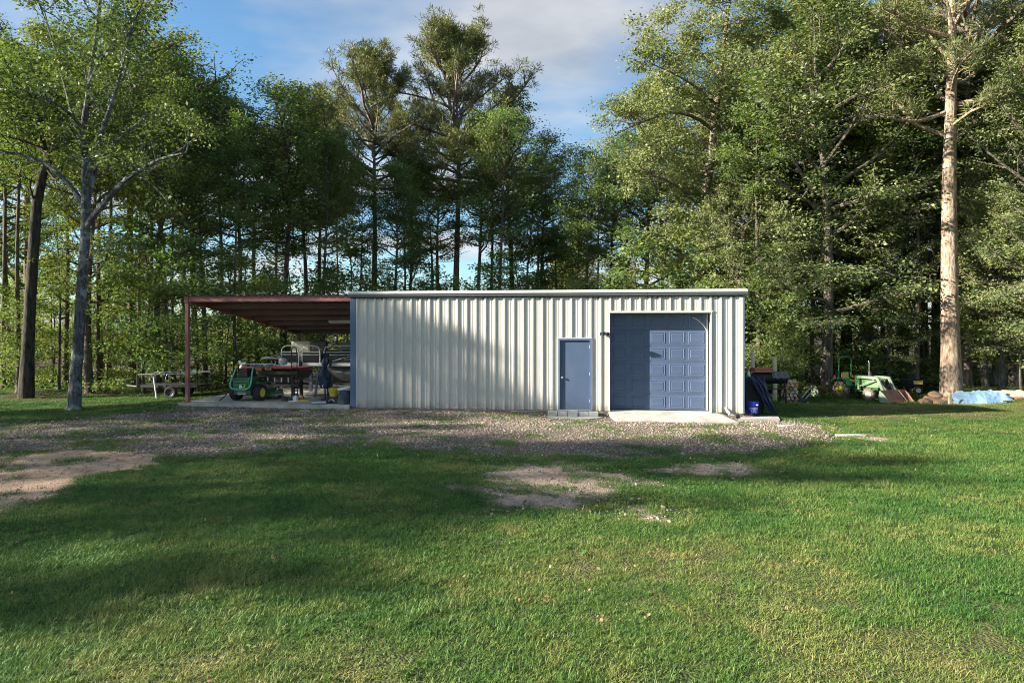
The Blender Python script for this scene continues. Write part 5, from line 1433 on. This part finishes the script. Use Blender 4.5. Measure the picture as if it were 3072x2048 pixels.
MB().lathe([(.165, -.012), (.185, 0), (.165, .012), (.15, 0), (.165, -.012)], 20, Matrix.Translation((.42, 0, 1.16)) @ Matrix.Rotation(R(-30), 4, 'Y')).cyl((.42, 0, 1.16), (.56, 0, .98), .018, n=8).bar((.42, -.16, 1.16), (.42, .16, 1.16), .02, .02).build('steering_wheel', M_BLACK, tc_, smooth=True)
MB().box((-.18, -.20, .70), (.22, .20, .80)).build('seat', M_SYEL, tc_, bevel=.03)
MB().box((-.26, -.20, .82), (-.17, .20, 1.14)).build('backrest', M_SYEL, tc_, bevel=.035)
for s_ in (-1, 1):
    a0, a1 = (.34, .66) if s_ > 0 else (-.66, -.34)
    MB().prism([(-.42, .72), (-.36, .84), (-.18, .90), (.22, .90), (.42, .78), (.50, .60), (.46, .58), (.38, .74), (.2, .855), (-.16, .855), (-.32, .80), (-.38, .70)], 'y', a0, a1).build('fender', M_GREEN, tc_, bevel=.008)
    MB().lathe([(.05, 0), (.055, .03), (.05, .10), (.02, .12)], 12, Matrix.Translation((-.3, s_ * .56, .88))).build('warning_lamp', M_ORB, tc_, smooth=True)
    # loader: upright, arm, knee, cylinder
    MB().bar((.80, s_ * .33, .45), (.74, s_ * .33, 1.02), .07, .10).build('loader_upright', M_PGREEN, tc_, bevel=.008)
    MB().bar((.72, s_ * .34, 1.00), (1.75, s_ * .36, 1.00), .07, .11).build('loader_arm', M_PALE, tc_, bevel=.01)
    MB().bar((1.73, s_ * .36, 1.02), (2.12, s_ * .36, .28), .07, .13).build('loader_knee', M_PALE, tc_, bevel=.01)
    MB().bar((.86, s_ * .34, .60), (1.60, s_ * .36, .92), .045, .045).build('lift_cylinder', M_ALU, tc_)
    MB().bar((1.80, s_ * .30, .86), (2.14, s_ * .30, .50), .04, .04).build('tilt_cylinder', M_ALU, tc_)
MB().tube([(-.22, -.40, .55), (-.22, -.40, 1.45), (-.22, -.38, 1.74), (-.22, -.28, 1.84), (-.22, .28, 1.84), (-.22, .38, 1.74), (-.22, .40, 1.45), (-.22, .40, .55)], .034, 10, 1).build('roll_bar', M_GREEN, tc_, smooth=True)
MB().cyl((.95, .12, .98), (.95, .12, 1.25), .045, n=12).tube([(.95, .12, 1.25), (.95, .12, 1.62), (.92, .12, 1.70)], .02, 8).build('exhaust', M_ALU, tc_, smooth=True)
bp_ = [(2.16, .52), (2.12, .30), (2.16, .08), (2.30, .0), (2.66, .0), (2.66, .015), (2.32, .02), (2.19, .10), (2.155, .30), (2.19, .52)]
bu = MB().prism(bp_, 'y', -.74, .74).build('bucket', M_RUST2, tc_)
for s_ in (-1, 1):
    yy = s_ * .74
    MB().prism([(2.17, .52), (2.12, .30), (2.16, .05), (2.30, .0), (2.68, .0), (2.36, .38)], 'y', yy - .001 if s_ > 0 else yy - .024, yy + .024 if s_ > 0 else yy + .001).build('side_plate', M_PALE if s_ < 0 else M_RUST2, bu)
MB().box((2.62, -.74, -.012), (2.70, .74, .0)).build('cutting_edge', M_RUST, bu)
MB().tube([(2.2, .35, .5), (2.36, .40, .3), (2.5, .5, .05)], .01, 6, 1).build('rope', M_WOODL, bu)
# ---- dark dump cart with yellow end panel
pc = P(2735, 0, 33.0); zc = gzs(pc.x, 33.0)
dc = thing('dump_cart', 'dark garden cart with yellow panel right of the tractor bucket', 'cart', (pc.x, 33.0, zc), R(-10))
MB().prism([(-.45, .70), (-.32, .28), (.32, .28), (.45, .70)], 'x', -.38, .38).build('tub', M_BLACK, dc, bevel=.02)
MB().prism([(-.28, .47), (.10, .47), (.14, .66), (-.28, .66)], 'x', -.01, .01).build('panel', M_SYEL, dc)
COL.objects[-1].matrix_local = Matrix.Translation((0.05, -.42, 0)) @ Matrix.Rotation(R(90), 4, 'Z')
for s_ in (-1, 1): wheel(dc, (.12, s_ * .42, .2), .2, .1, rim=M_ALU)
MB().tube([(.36, 0, .35), (.75, -.05, .25), (1.15, -.1, .08)], .03, 8, 1).build('tow_handle', M_BLACK, dc, smooth=True)
MB().cyl((-.25, -.1, 0), (-.25, -.1, .3), .03, n=8).build('prop_leg', M_BLACK, dc)

# ---- tarped pile, rocks and boards by the big pine
pt_ = P(2935, 0, 28.2); zt = gzs(pt_.x, 28.2)
def ftp(u, v):
    x = -1.05 + 2.2 * u; y = -.75 + 1.5 * v
    edge_ = min(1, min(u, 1 - u) * 5) * min(1, min(v, 1 - v) * 4)
    nq = lambda f_, o_: float(vnoise(np.array([u * f_]), np.array([v * f_ * .7 + o_]), 1.0, o_)[0])
    z = .03 + (.46 + .12 * nq(3, 1) - .10 * math.sin(u * 3.1)) * edge_ ** .7 + .10 * (nq(7, 5) - .5) * edge_ - .10 * abs(nq(9, 9) - .5) * edge_ - .05 * abs(nq(19, 3) - .5)
    return (x + .05 * math.sin(v * 9), y + .05 * math.sin(u * 11), max(z, .015))
tp = thing('tarped_pile', 'pale blue tarp over a low pile beside the big pine', 'tarp', (pt_.x, 28.2, zt), R(-4))
sheet('tarp', ftp, 90, 64, M_TARPB, tp)
MB().tube([(-.2, -.1, .08), (.3, .1, .30), (.8, .0, .42), (1.0, -.1, .40)], [.15, .18, .14, .08], 10, 1).build('covered_heap', M_TARPT, tp, smooth=True)
p2 = P(3045, 0, 28.4); zt2 = gzs(p2.x, 28.4)
def ftn(u, v):
    e_ = min(1, min(u, 1 - u) * 4) * min(1, min(v, 1 - v) * 4)
    return (-.75 + 1.5 * u, -.45 + .9 * v, .02 + .26 * e_ ** .6 + .04 * math.sin(u * 12 + v * 7) * e_)
t2 = thing('tan_tarp', 'tan tarp lying crumpled right of the blue tarp', 'tarp', (p2.x, 28.4, zt2), R(5))
sheet('cloth', ftn, 26, 18, M_TARPT, t2)
rg = random.Random(12)
RKL = ['at the left end of the pile', 'at the foot of the pine trunk', 'topmost against the trunk', 'lying lowest in front', 'half under the blue tarp', 'in the middle of the pile', 'just left of the tarp corner', 'small, at the front of the pile']
for i, (dx, dy, dz, s_) in enumerate([(-.62, 0, .10, .26), (-.30, .05, .13, .28), (-.12, .12, .36, .24), (-.25, -.28, .08, .22), (.36, -.1, .12, .24), (.04, -.12, .15, .25), (.20, -.25, .10, .18), (-.02, -.42, .06, .14)]):
    bm = bmesh.new(); bmesh.ops.create_icosphere(bm, subdivisions=2, radius=s_)
    for v in bm.verts:
        k_ = 1 + .5 * (fbm(np.array([v.co.x * 9 + i * 3]), np.array([v.co.y * 9 + v.co.z * 7]))[0] - .5) * 2
        v.co = Vector((v.co.x * 1.25, v.co.y, v.co.z * .62)) * k_
    me = bpy.data.meshes.new('rock'); bm.to_mesh(me); bm.free(); me.materials.append(M_ROCK)
    o = put(bpy.data.objects.new('rock', me)); pr0 = P(2822, 0, 28.6)
    o.location = (pr0.x + dx, 28.6 + dy, gzs(pr0.x + dx, 28.6 + dy) + dz); o.rotation_euler = (rg.uniform(-.3, .3), rg.uniform(-.4, .4), rg.uniform(0, 6))
    tag(o, 'brown rock ' + RKL[i], 'rock', 'brown rocks piled at the pine')
o = MB().box((-.05, -.05, 0), (.05, .05, .42)).prism([(-.05, .42), (.05, .42), (.0, .46)], 'y', -.05, .05).build('wooden_stake', M_WOODL); pr0 = P(2850, 0, 27.7)
o.location = (pr0.x, 27.7, gzs(pr0.x, 27.7)); tag(o, 'short pale wooden stake at the left corner of the blue tarp', 'stake')
for i, (dx, dy, L_, lab) in enumerate(((.9, -.75, 1.1, 'loose weathered board in front of the blue tarp'), (1.55, -.6, .9, 'dark board lying before the tan tarp'))):
    o = MB().box((-L_ / 2, -.07, 0), (L_ / 2, .07, .045)).box((-L_ / 2 + .1, -.068, .0455), (-L_ / 2 + .14, .068, .06)).build('board', M_ROCK if i == 0 else M_BROWN, bevel=.004)
    o.location = (pt_.x + dx, 28.2 + dy, gzs(pt_.x + dx, 28.2 + dy) + .005); o.rotation_euler = (0, 0, R(8 - 14 * i)); tag(o, lab, 'board')
# flat pale stones along the drive edge
for i, (ox, oy, sx, sy, lab) in enumerate(((1955, 990, .9, .30, 'long flat pale slab in the grass right of the drive'), (1805, 968, .5, .28, 'flat pale slab beside the concrete under the bucket'), (700, 944, .34, .22, 'small pale flat stone in the gravel below the mower'))):
    x_, y_ = G(ox, oy)
    o = MB().prism([(-sx / 2, -sy * .3), (-sx * .2, -sy / 2), (sx * .35, -sy * .42), (sx / 2, sy * .1), (sx * .2, sy / 2), (-sx * .4, sy * .4)], 'z', -.05, .035).build('flat_stone', M_CONC, bevel=.012)
    o.location = (x_, y_, gzs(x_, y_)); tag(o, lab, 'stone')
# ---------------------------------------------------------------- grass, weeds and gravel stones
def scatter_gn(name, pts, rot, scl, sources, which, label, cat, extra=None):
    """points carrying rotation / scale, each instancing one of the source meshes"""
    me = bpy.data.meshes.new(name)
    me.vertices.add(len(pts)); me.vertices.foreach_set('co', np.ascontiguousarray(pts, dtype=np.float32).ravel())
    me.attributes.new('rot', 'FLOAT_VECTOR', 'POINT').data.foreach_set('vector', np.ascontiguousarray(rot, dtype=np.float32).ravel())
    me.attributes.new('scl', 'FLOAT_VECTOR', 'POINT').data.foreach_set('vector', np.ascontiguousarray(scl, dtype=np.float32).ravel())
    me.attributes.new('which', 'INT', 'POINT').data.foreach_set('value', np.ascontiguousarray(which, dtype=np.int32))
    if extra is not None: me.attributes.new('dry', 'FLOAT', 'POINT').data.foreach_set('value', np.ascontiguousarray(extra, dtype=np.float32))
    ob = put(bpy.data.objects.new(name, me))
    cl = bpy.data.collections.new(name + '_pieces')
    for s_ in sources: cl.objects.link(s_)
    ng = bpy.data.node_groups.new(name, 'GeometryNodeTree')
    ng.interface.new_socket('Geometry', in_out='INPUT', socket_type='NodeSocketGeometry')
    ng.interface.new_socket('Geometry', in_out='OUTPUT', socket_type='NodeSocketGeometry')
    N, L = ng.nodes, ng.links
    gi, go = N.new('NodeGroupInput'), N.new('NodeGroupOutput')
    ci = N.new('GeometryNodeCollectionInfo'); ci.inputs['Collection'].default_value = cl
    ci.inputs['Separate Children'].default_value = True; ci.inputs['Reset Children'].default_value = True
    ip = N.new('GeometryNodeInstanceOnPoints'); ip.inputs['Pick Instance'].default_value = True
    def attr(nm, t):
        a = N.new('GeometryNodeInputNamedAttribute'); a.data_type = t; a.inputs['Name'].default_value = nm
        return [s_ for s_ in a.outputs if s_.enabled and s_.name == 'Attribute'][0]
    L.new(gi.outputs[0], ip.inputs['Points']); L.new(ci.outputs[0], ip.inputs['Instance'])
    L.new(attr('which', 'INT'), ip.inputs['Instance Index'])
    e2r = N.new('FunctionNodeEulerToRotation'); L.new(attr('rot', 'FLOAT_VECTOR'), e2r.inputs[0]); L.new(e2r.outputs[0], ip.inputs['Rotation'])
    L.new(attr('scl', 'FLOAT_VECTOR'), ip.inputs['Scale'])
    L.new(ip.outputs[0], go.inputs[0])
    md = ob.modifiers.new('scatter', 'NODES'); md.node_group = ng
    tag(ob, label, cat, kind='stuff')
    return ob

def grass_mat(name):
    m = bpy.data.materials.new(name)
    n, l, b = nodes_of(m)
    geo = n.new('ShaderNodeNewGeometry')
    oi = n.new('ShaderNodeObjectInfo')
    def nn(s_, d_=4):
        q = n.new('ShaderNodeTexNoise'); l.new(geo.outputs['Position'], q.inputs['Vector']); q.inputs['Scale'].default_value = s_; q.inputs['Detail'].default_value = d_; return q.outputs['Fac']
    def ma(op, a, c):
        q = n.new('ShaderNodeMath'); q.operation = op
        for i, v in enumerate((a, c)):
            if isinstance(v, (int, float)): q.inputs[i].default_value = v
            else: l.new(v, q.inputs[i])
        return q.outputs[0]
    f = ma('ADD', ma('ADD', ma('MULTIPLY', nn(.5, 5), 1.0), ma('ADD', ma('MULTIPLY', nn(2.6, 4), .55), -.36)), ma('ADD', ma('MULTIPLY', nn(45, 1), .55), ma('MULTIPLY', oi.outputs['Random'], .22)))
    at = n.new('ShaderNodeAttribute'); at.attribute_type = 'INSTANCER'; at.attribute_name = 'dry'
    f = ma('ADD', f, ma('MULTIPLY', at.outputs['Fac'], .18))
    cr = n.new('ShaderNodeValToRGB'); l.new(ma('MULTIPLY', f, .62), cr.inputs[0])
    el = cr.color_ramp.elements
    el[0].position = .30; el[0].color = (.044, .125, .026, 1)
    el[1].position = .74; el[1].color = (.35, .30, .12, 1)
    e = el.new(.45); e.color = (.078, .172, .036, 1)
    e = el.new(.58); e.color = (.150, .215, .050, 1)
    l.new(cr.outputs[0], b.inputs['Base Color']); b.inputs['Roughness'].default_value = .55; b.inputs['Specular IOR Level'].default_value = .3
    tr = n.new('ShaderNodeBsdfTranslucent'); l.new(cr.outputs[0], tr.inputs[0])
    ms = n.new('ShaderNodeMixShader'); ms.inputs[0].default_value = .3; l.new(b.outputs[0], ms.inputs[1]); l.new(tr.outputs[0], ms.inputs[2]); l.new(ms.outputs[0], n['Material Output'].inputs['Surface'])
    return m
M_GRASS = grass_mat('grass_blades')

def clump(name, seed, nb, rad, hl, hw, tilt):
    rng = np.random.RandomState(seed)
    r_ = rad * np.sqrt(rng.rand(nb)); a = rng.uniform(0, 6.283, nb)
    base = np.stack([r_ * np.cos(a), r_ * np.sin(a), np.full(nb, -.004)], 1)
    az = rng.uniform(0, 6.283, nb); ti = np.abs(rng.normal(tilt, .38, nb)).clip(.05, 1.35)
    d = np.stack([np.cos(az) * np.sin(ti), np.sin(az) * np.sin(ti), np.cos(ti)], 1)
    ln = (hl * rng.uniform(.5, 1.35, nb))[:, None]
    side = np.stack([-np.sin(az), np.cos(az), np.zeros(nb)], 1) + rng.normal(size=(nb, 3)) * .25
    side /= np.linalg.norm(side, axis=1, keepdims=True)
    w = (hw * rng.uniform(.7, 1.3, nb))[:, None]
    mid = base + d * ln * .55
    bend = np.stack([np.cos(az), np.sin(az), -.35 * np.ones(nb)], 1)
    tip = base + d * ln + bend * ln * .22
    V = np.stack([base - side * w * .5, base + side * w * .5, mid + side * w * .45, mid - side * w * .45, tip], 1).reshape(-1, 3)
    i = np.arange(nb)[:, None] * 5
    F = np.concatenate([i + np.array([[0, 1, 2]]), i + np.array([[0, 2, 3]]), i + np.array([[3, 2, 4]])])
    return bpy.data.objects.new(name, np_mesh(name, V, F, M_GRASS))
clumps = [clump('grass_tuft', s_, 110, .17, .054, .0056, .80) for s_ in (1, 2, 3)] + [clump('grass_tuft_tall', 8, 34, .09, .11, .006, .45)]

rng = np.random.RandomState(42)
def lawn_points(y0, y1, dens, wid):
    n_ = int((y1 - y0) * 2 * wid * dens)
    x = rng.uniform(-wid, wid, n_); y = rng.uniform(y0, y1, n_)
    k_ = np.abs(x) < .78 * y + 1.2
    return x[k_], y[k_]
X, Yp, SC = [], [], []
for y0, y1, dens, wid, s_ in ((3.4, 7, 75, 7, 1.0), (7, 10, 60, 9.5, 1.0), (10, 14, 44, 12.5, 1.1), (14, 20, 28, 17, 1.25), (20, 27, 17, 22, 1.5), (27, 34, 7, 27, 1.8)):
    x, y = lawn_points(y0, y1, dens, wid)
    X.append(x); Yp.append(y); SC.append(np.full(len(x), s_))
X, Yp, SC = map(np.concatenate, (X, Yp, SC))
mk = masks(X, Yp)
lx, ly = toBL(X, Yp)
nofit = (lx > -6.1) & (lx < WL + .05) & (ly > -.12) & (ly < 9.4)
nofit |= (lx > GX0 - .15) & (lx < GX1 + .7) & (ly > -1.1) & (ly <= 0)
nofit |= (lx > DX0 - .5) & (lx < DX1 + .5) & (ly > -.8) & (ly <= 0)
ragged = .55 * vnoise(X, Yp, 3.1, 2) + .45 * vnoise(X, Yp, 9.0, 8)
cov = np.maximum.reduce([mk['gravel'], mk['dirt'] * .98, mk['bare'] * .92])
thin = rng.rand(len(X)) > .45 * mk['dry'] * (vnoise(X, Yp, 2.2, 31) > .5)
keepp = (~nofit) & thin & (cov < ragged * .95) & (rng.rand(len(X)) > mk['litter'] * .9)
tufty = (~nofit) & (~keepp) & (vnoise(X, Yp, 1.3, 17) + .4 * vnoise(X, Yp, 5, 3) > .82) & (rng.rand(len(X)) < .5) & (mk['litter'] < .5)
keepp |= tufty
X, Yp, SC = X[keepp], Yp[keepp], SC[keepp]
n_ = len(X)
tall = (rng.rand(n_) < .022 + .03 * (Yp > 19))
which = np.where(tall, 3, rng.randint(0, 3, n_))
drym = masks(X, Yp)['dry']
hs = SC * rng.uniform(.75, 1.2, n_) * (1 - .35 * drym) * (1 - .45 * sstep(16, 22, Yp))
scatter_gn('grass', np.stack([X, Yp, gz(X, Yp)], 1), np.stack([rng.normal(0, .06, n_), rng.normal(0, .06, n_), rng.uniform(0, 6.283, n_)], 1),
           np.stack([SC, SC, hs], 1), clumps, which, 'mown grass of the lawn with paler dry patches', 'grass', drym)

# broad-leaved weeds in the lawn and dead leaves lying on it
M_WEED = leaf_mat('weed_leaves', (.050, .120, .030), (.12, .20, .06), .25)
M_DEAD = mat('dead_leaf', (.24, .14, .07), .8, 0, .35, 9)
def rosette(seed, m, nl, rad, ln, flat):
    rg = np.random.RandomState(seed)
    C = np.stack([rg.normal(0, rad * .4, nl), rg.normal(0, rad * .4, nl), rg.uniform(.008, .03, nl)], 1)
    A = C * np.array([1, 1, 0]) + np.array([0, 0, flat]); A /= np.linalg.norm(A, axis=1, keepdims=True) + 1e-9
    V, F = make_leaves(C, A, ln, 1, .02, rg, droop=-.25, aspect=.36)
    return bpy.data.objects.new('weed', np_mesh('weed', V, F, m))
weeds = [rosette(1, M_WEED, 14, .10, .06, .3), rosette(2, M_WEED, 24, .16, .035, .3), rosette(3, M_WEED, 10, .07, .08, .4)]
n_ = 2200
x = rng.uniform(-18, 20, n_); y = 4 + 22 * rng.rand(n_) ** 1.3
mk = masks(x, y); lx, ly = toBL(x, y)
k_ = (vnoise(x, y, .9, 44) > .52) & (mk['dirt'] < .8) & (ly < -.15) & (np.abs(x) < .78 * y + 1) & ~((ly > -1.2) & (lx > DX0 - .5) & (lx < GX1 + .7))
x, y = x[k_], y[k_]; n_ = len(x); s_ = rng.uniform(.28, .6, n_)
scatter_gn('weeds', np.stack([x, y, gz(x, y) + .014], 1), np.stack([np.zeros(n_), np.zeros(n_), rng.uniform(0, 6.28, n_)], 1), np.stack([s_, s_, s_], 1), weeds, rng.randint(0, 3, n_), 'low broad-leaved weeds dotted through the lawn', 'weeds')
dead = [rosette(5, M_DEAD, 2, .05, .055, .2), rosette(6, M_DEAD, 3, .12, .045, .2)]
n_ = 1500
x = rng.uniform(-18, 22, n_); y = rng.uniform(4.5, 27, n_); lx, ly = toBL(x, y)
k_ = (ly < -.1) & (np.abs(x) < .78 * y + 1) & (rng.rand(n_) < .3 + .7 * (vnoise(x, y, .5, 9) > .55)); x, y = x[k_], y[k_]; n_ = len(x)
scatter_gn('fallen_leaves', np.stack([x, y, gz(x, y) + .03], 1), np.stack([rng.normal(0, .3, n_), rng.normal(0, .3, n_), rng.uniform(0, 6.28, n_)], 1), np.ones((n_, 3)) * .75, dead, rng.randint(0, 2, n_), 'brown fallen leaves and twigs strewn on the lawn', 'leaves')

M_STONE = bpy.data.materials.new('gravel_stone')
n, l, b = nodes_of(M_STONE)
oi = n.new('ShaderNodeObjectInfo'); cr = n.new('ShaderNodeValToRGB'); l.new(oi.outputs['Random'], cr.inputs[0])
el = cr.color_ramp.elements
el[0].color = (.09, .080, .072, 1); el[1].color = (.31, .275, .23, 1)
for p_, c_ in ((.3, (.20, .17, .137)), (.6, (.30, .255, .20)), (.82, (.36, .27, .20))):
    e = el.new(p_); e.color = c_ + (1,)
l.new(cr.outputs[0], b.inputs['Base Color']); b.inputs['Roughness'].default_value = .85
def stone(seed):
    bm = bmesh.new(); bmesh.ops.create_icosphere(bm, subdivisions=1, radius=.5)
    rg = random.Random(seed)
    for v in bm.verts: v.co = Vector((v.co.x * 1.25, v.co.y * .95, v.co.z * .7)) * rg.uniform(.72, 1.15)
    me = bpy.data.meshes.new('gravel_stone'); bm.to_mesh(me); bm.free(); me.materials.append(M_STONE)
    return bpy.data.objects.new('gravel_stone', me)
stones = [stone(i) for i in range(4)]
n_ = 170000
x = rng.uniform(-19, 10, n_); y = rng.uniform(9, 25, n_)
mk = masks(x, y)
w_ = np.maximum.reduce([mk['gravel'] * (.5 + .5 * sstep(.38, .62, fbm(x, y, .55, 77))), mk['bare'] * .30, mk['dirt'] * .10])
lx, ly = toBL(x, y)
bad = (lx > -6.05) & (lx < WL + .02) & (ly > -.16)
bad |= (lx > GX0 - .1) & (lx < GX1 + .6) & (ly > -1.0)
bad |= (lx > DX0 - .4) & (lx < DX1 + .4) & (ly > -.72)
k_ = (rng.rand(n_) < w_ * .95) & ~bad & (np.abs(x) < .8 * y + 1)
x, y = x[k_], y[k_]; n_ = len(x)
s_ = rng.lognormal(math.log(.025), .42, n_).clip(.012, .085)
scatter_gn('gravel', np.stack([x, y, gz(x, y) + s_ * .12], 1), rng.uniform(0, 6.28, (n_, 3)) * np.array([.1, .1, 1]), np.stack([s_] * 3, 1) * rng.uniform(.8, 1.25, (n_, 3)), stones, rng.randint(0, 4, n_), 'grey and brown gravel stones of the drive', 'gravel')
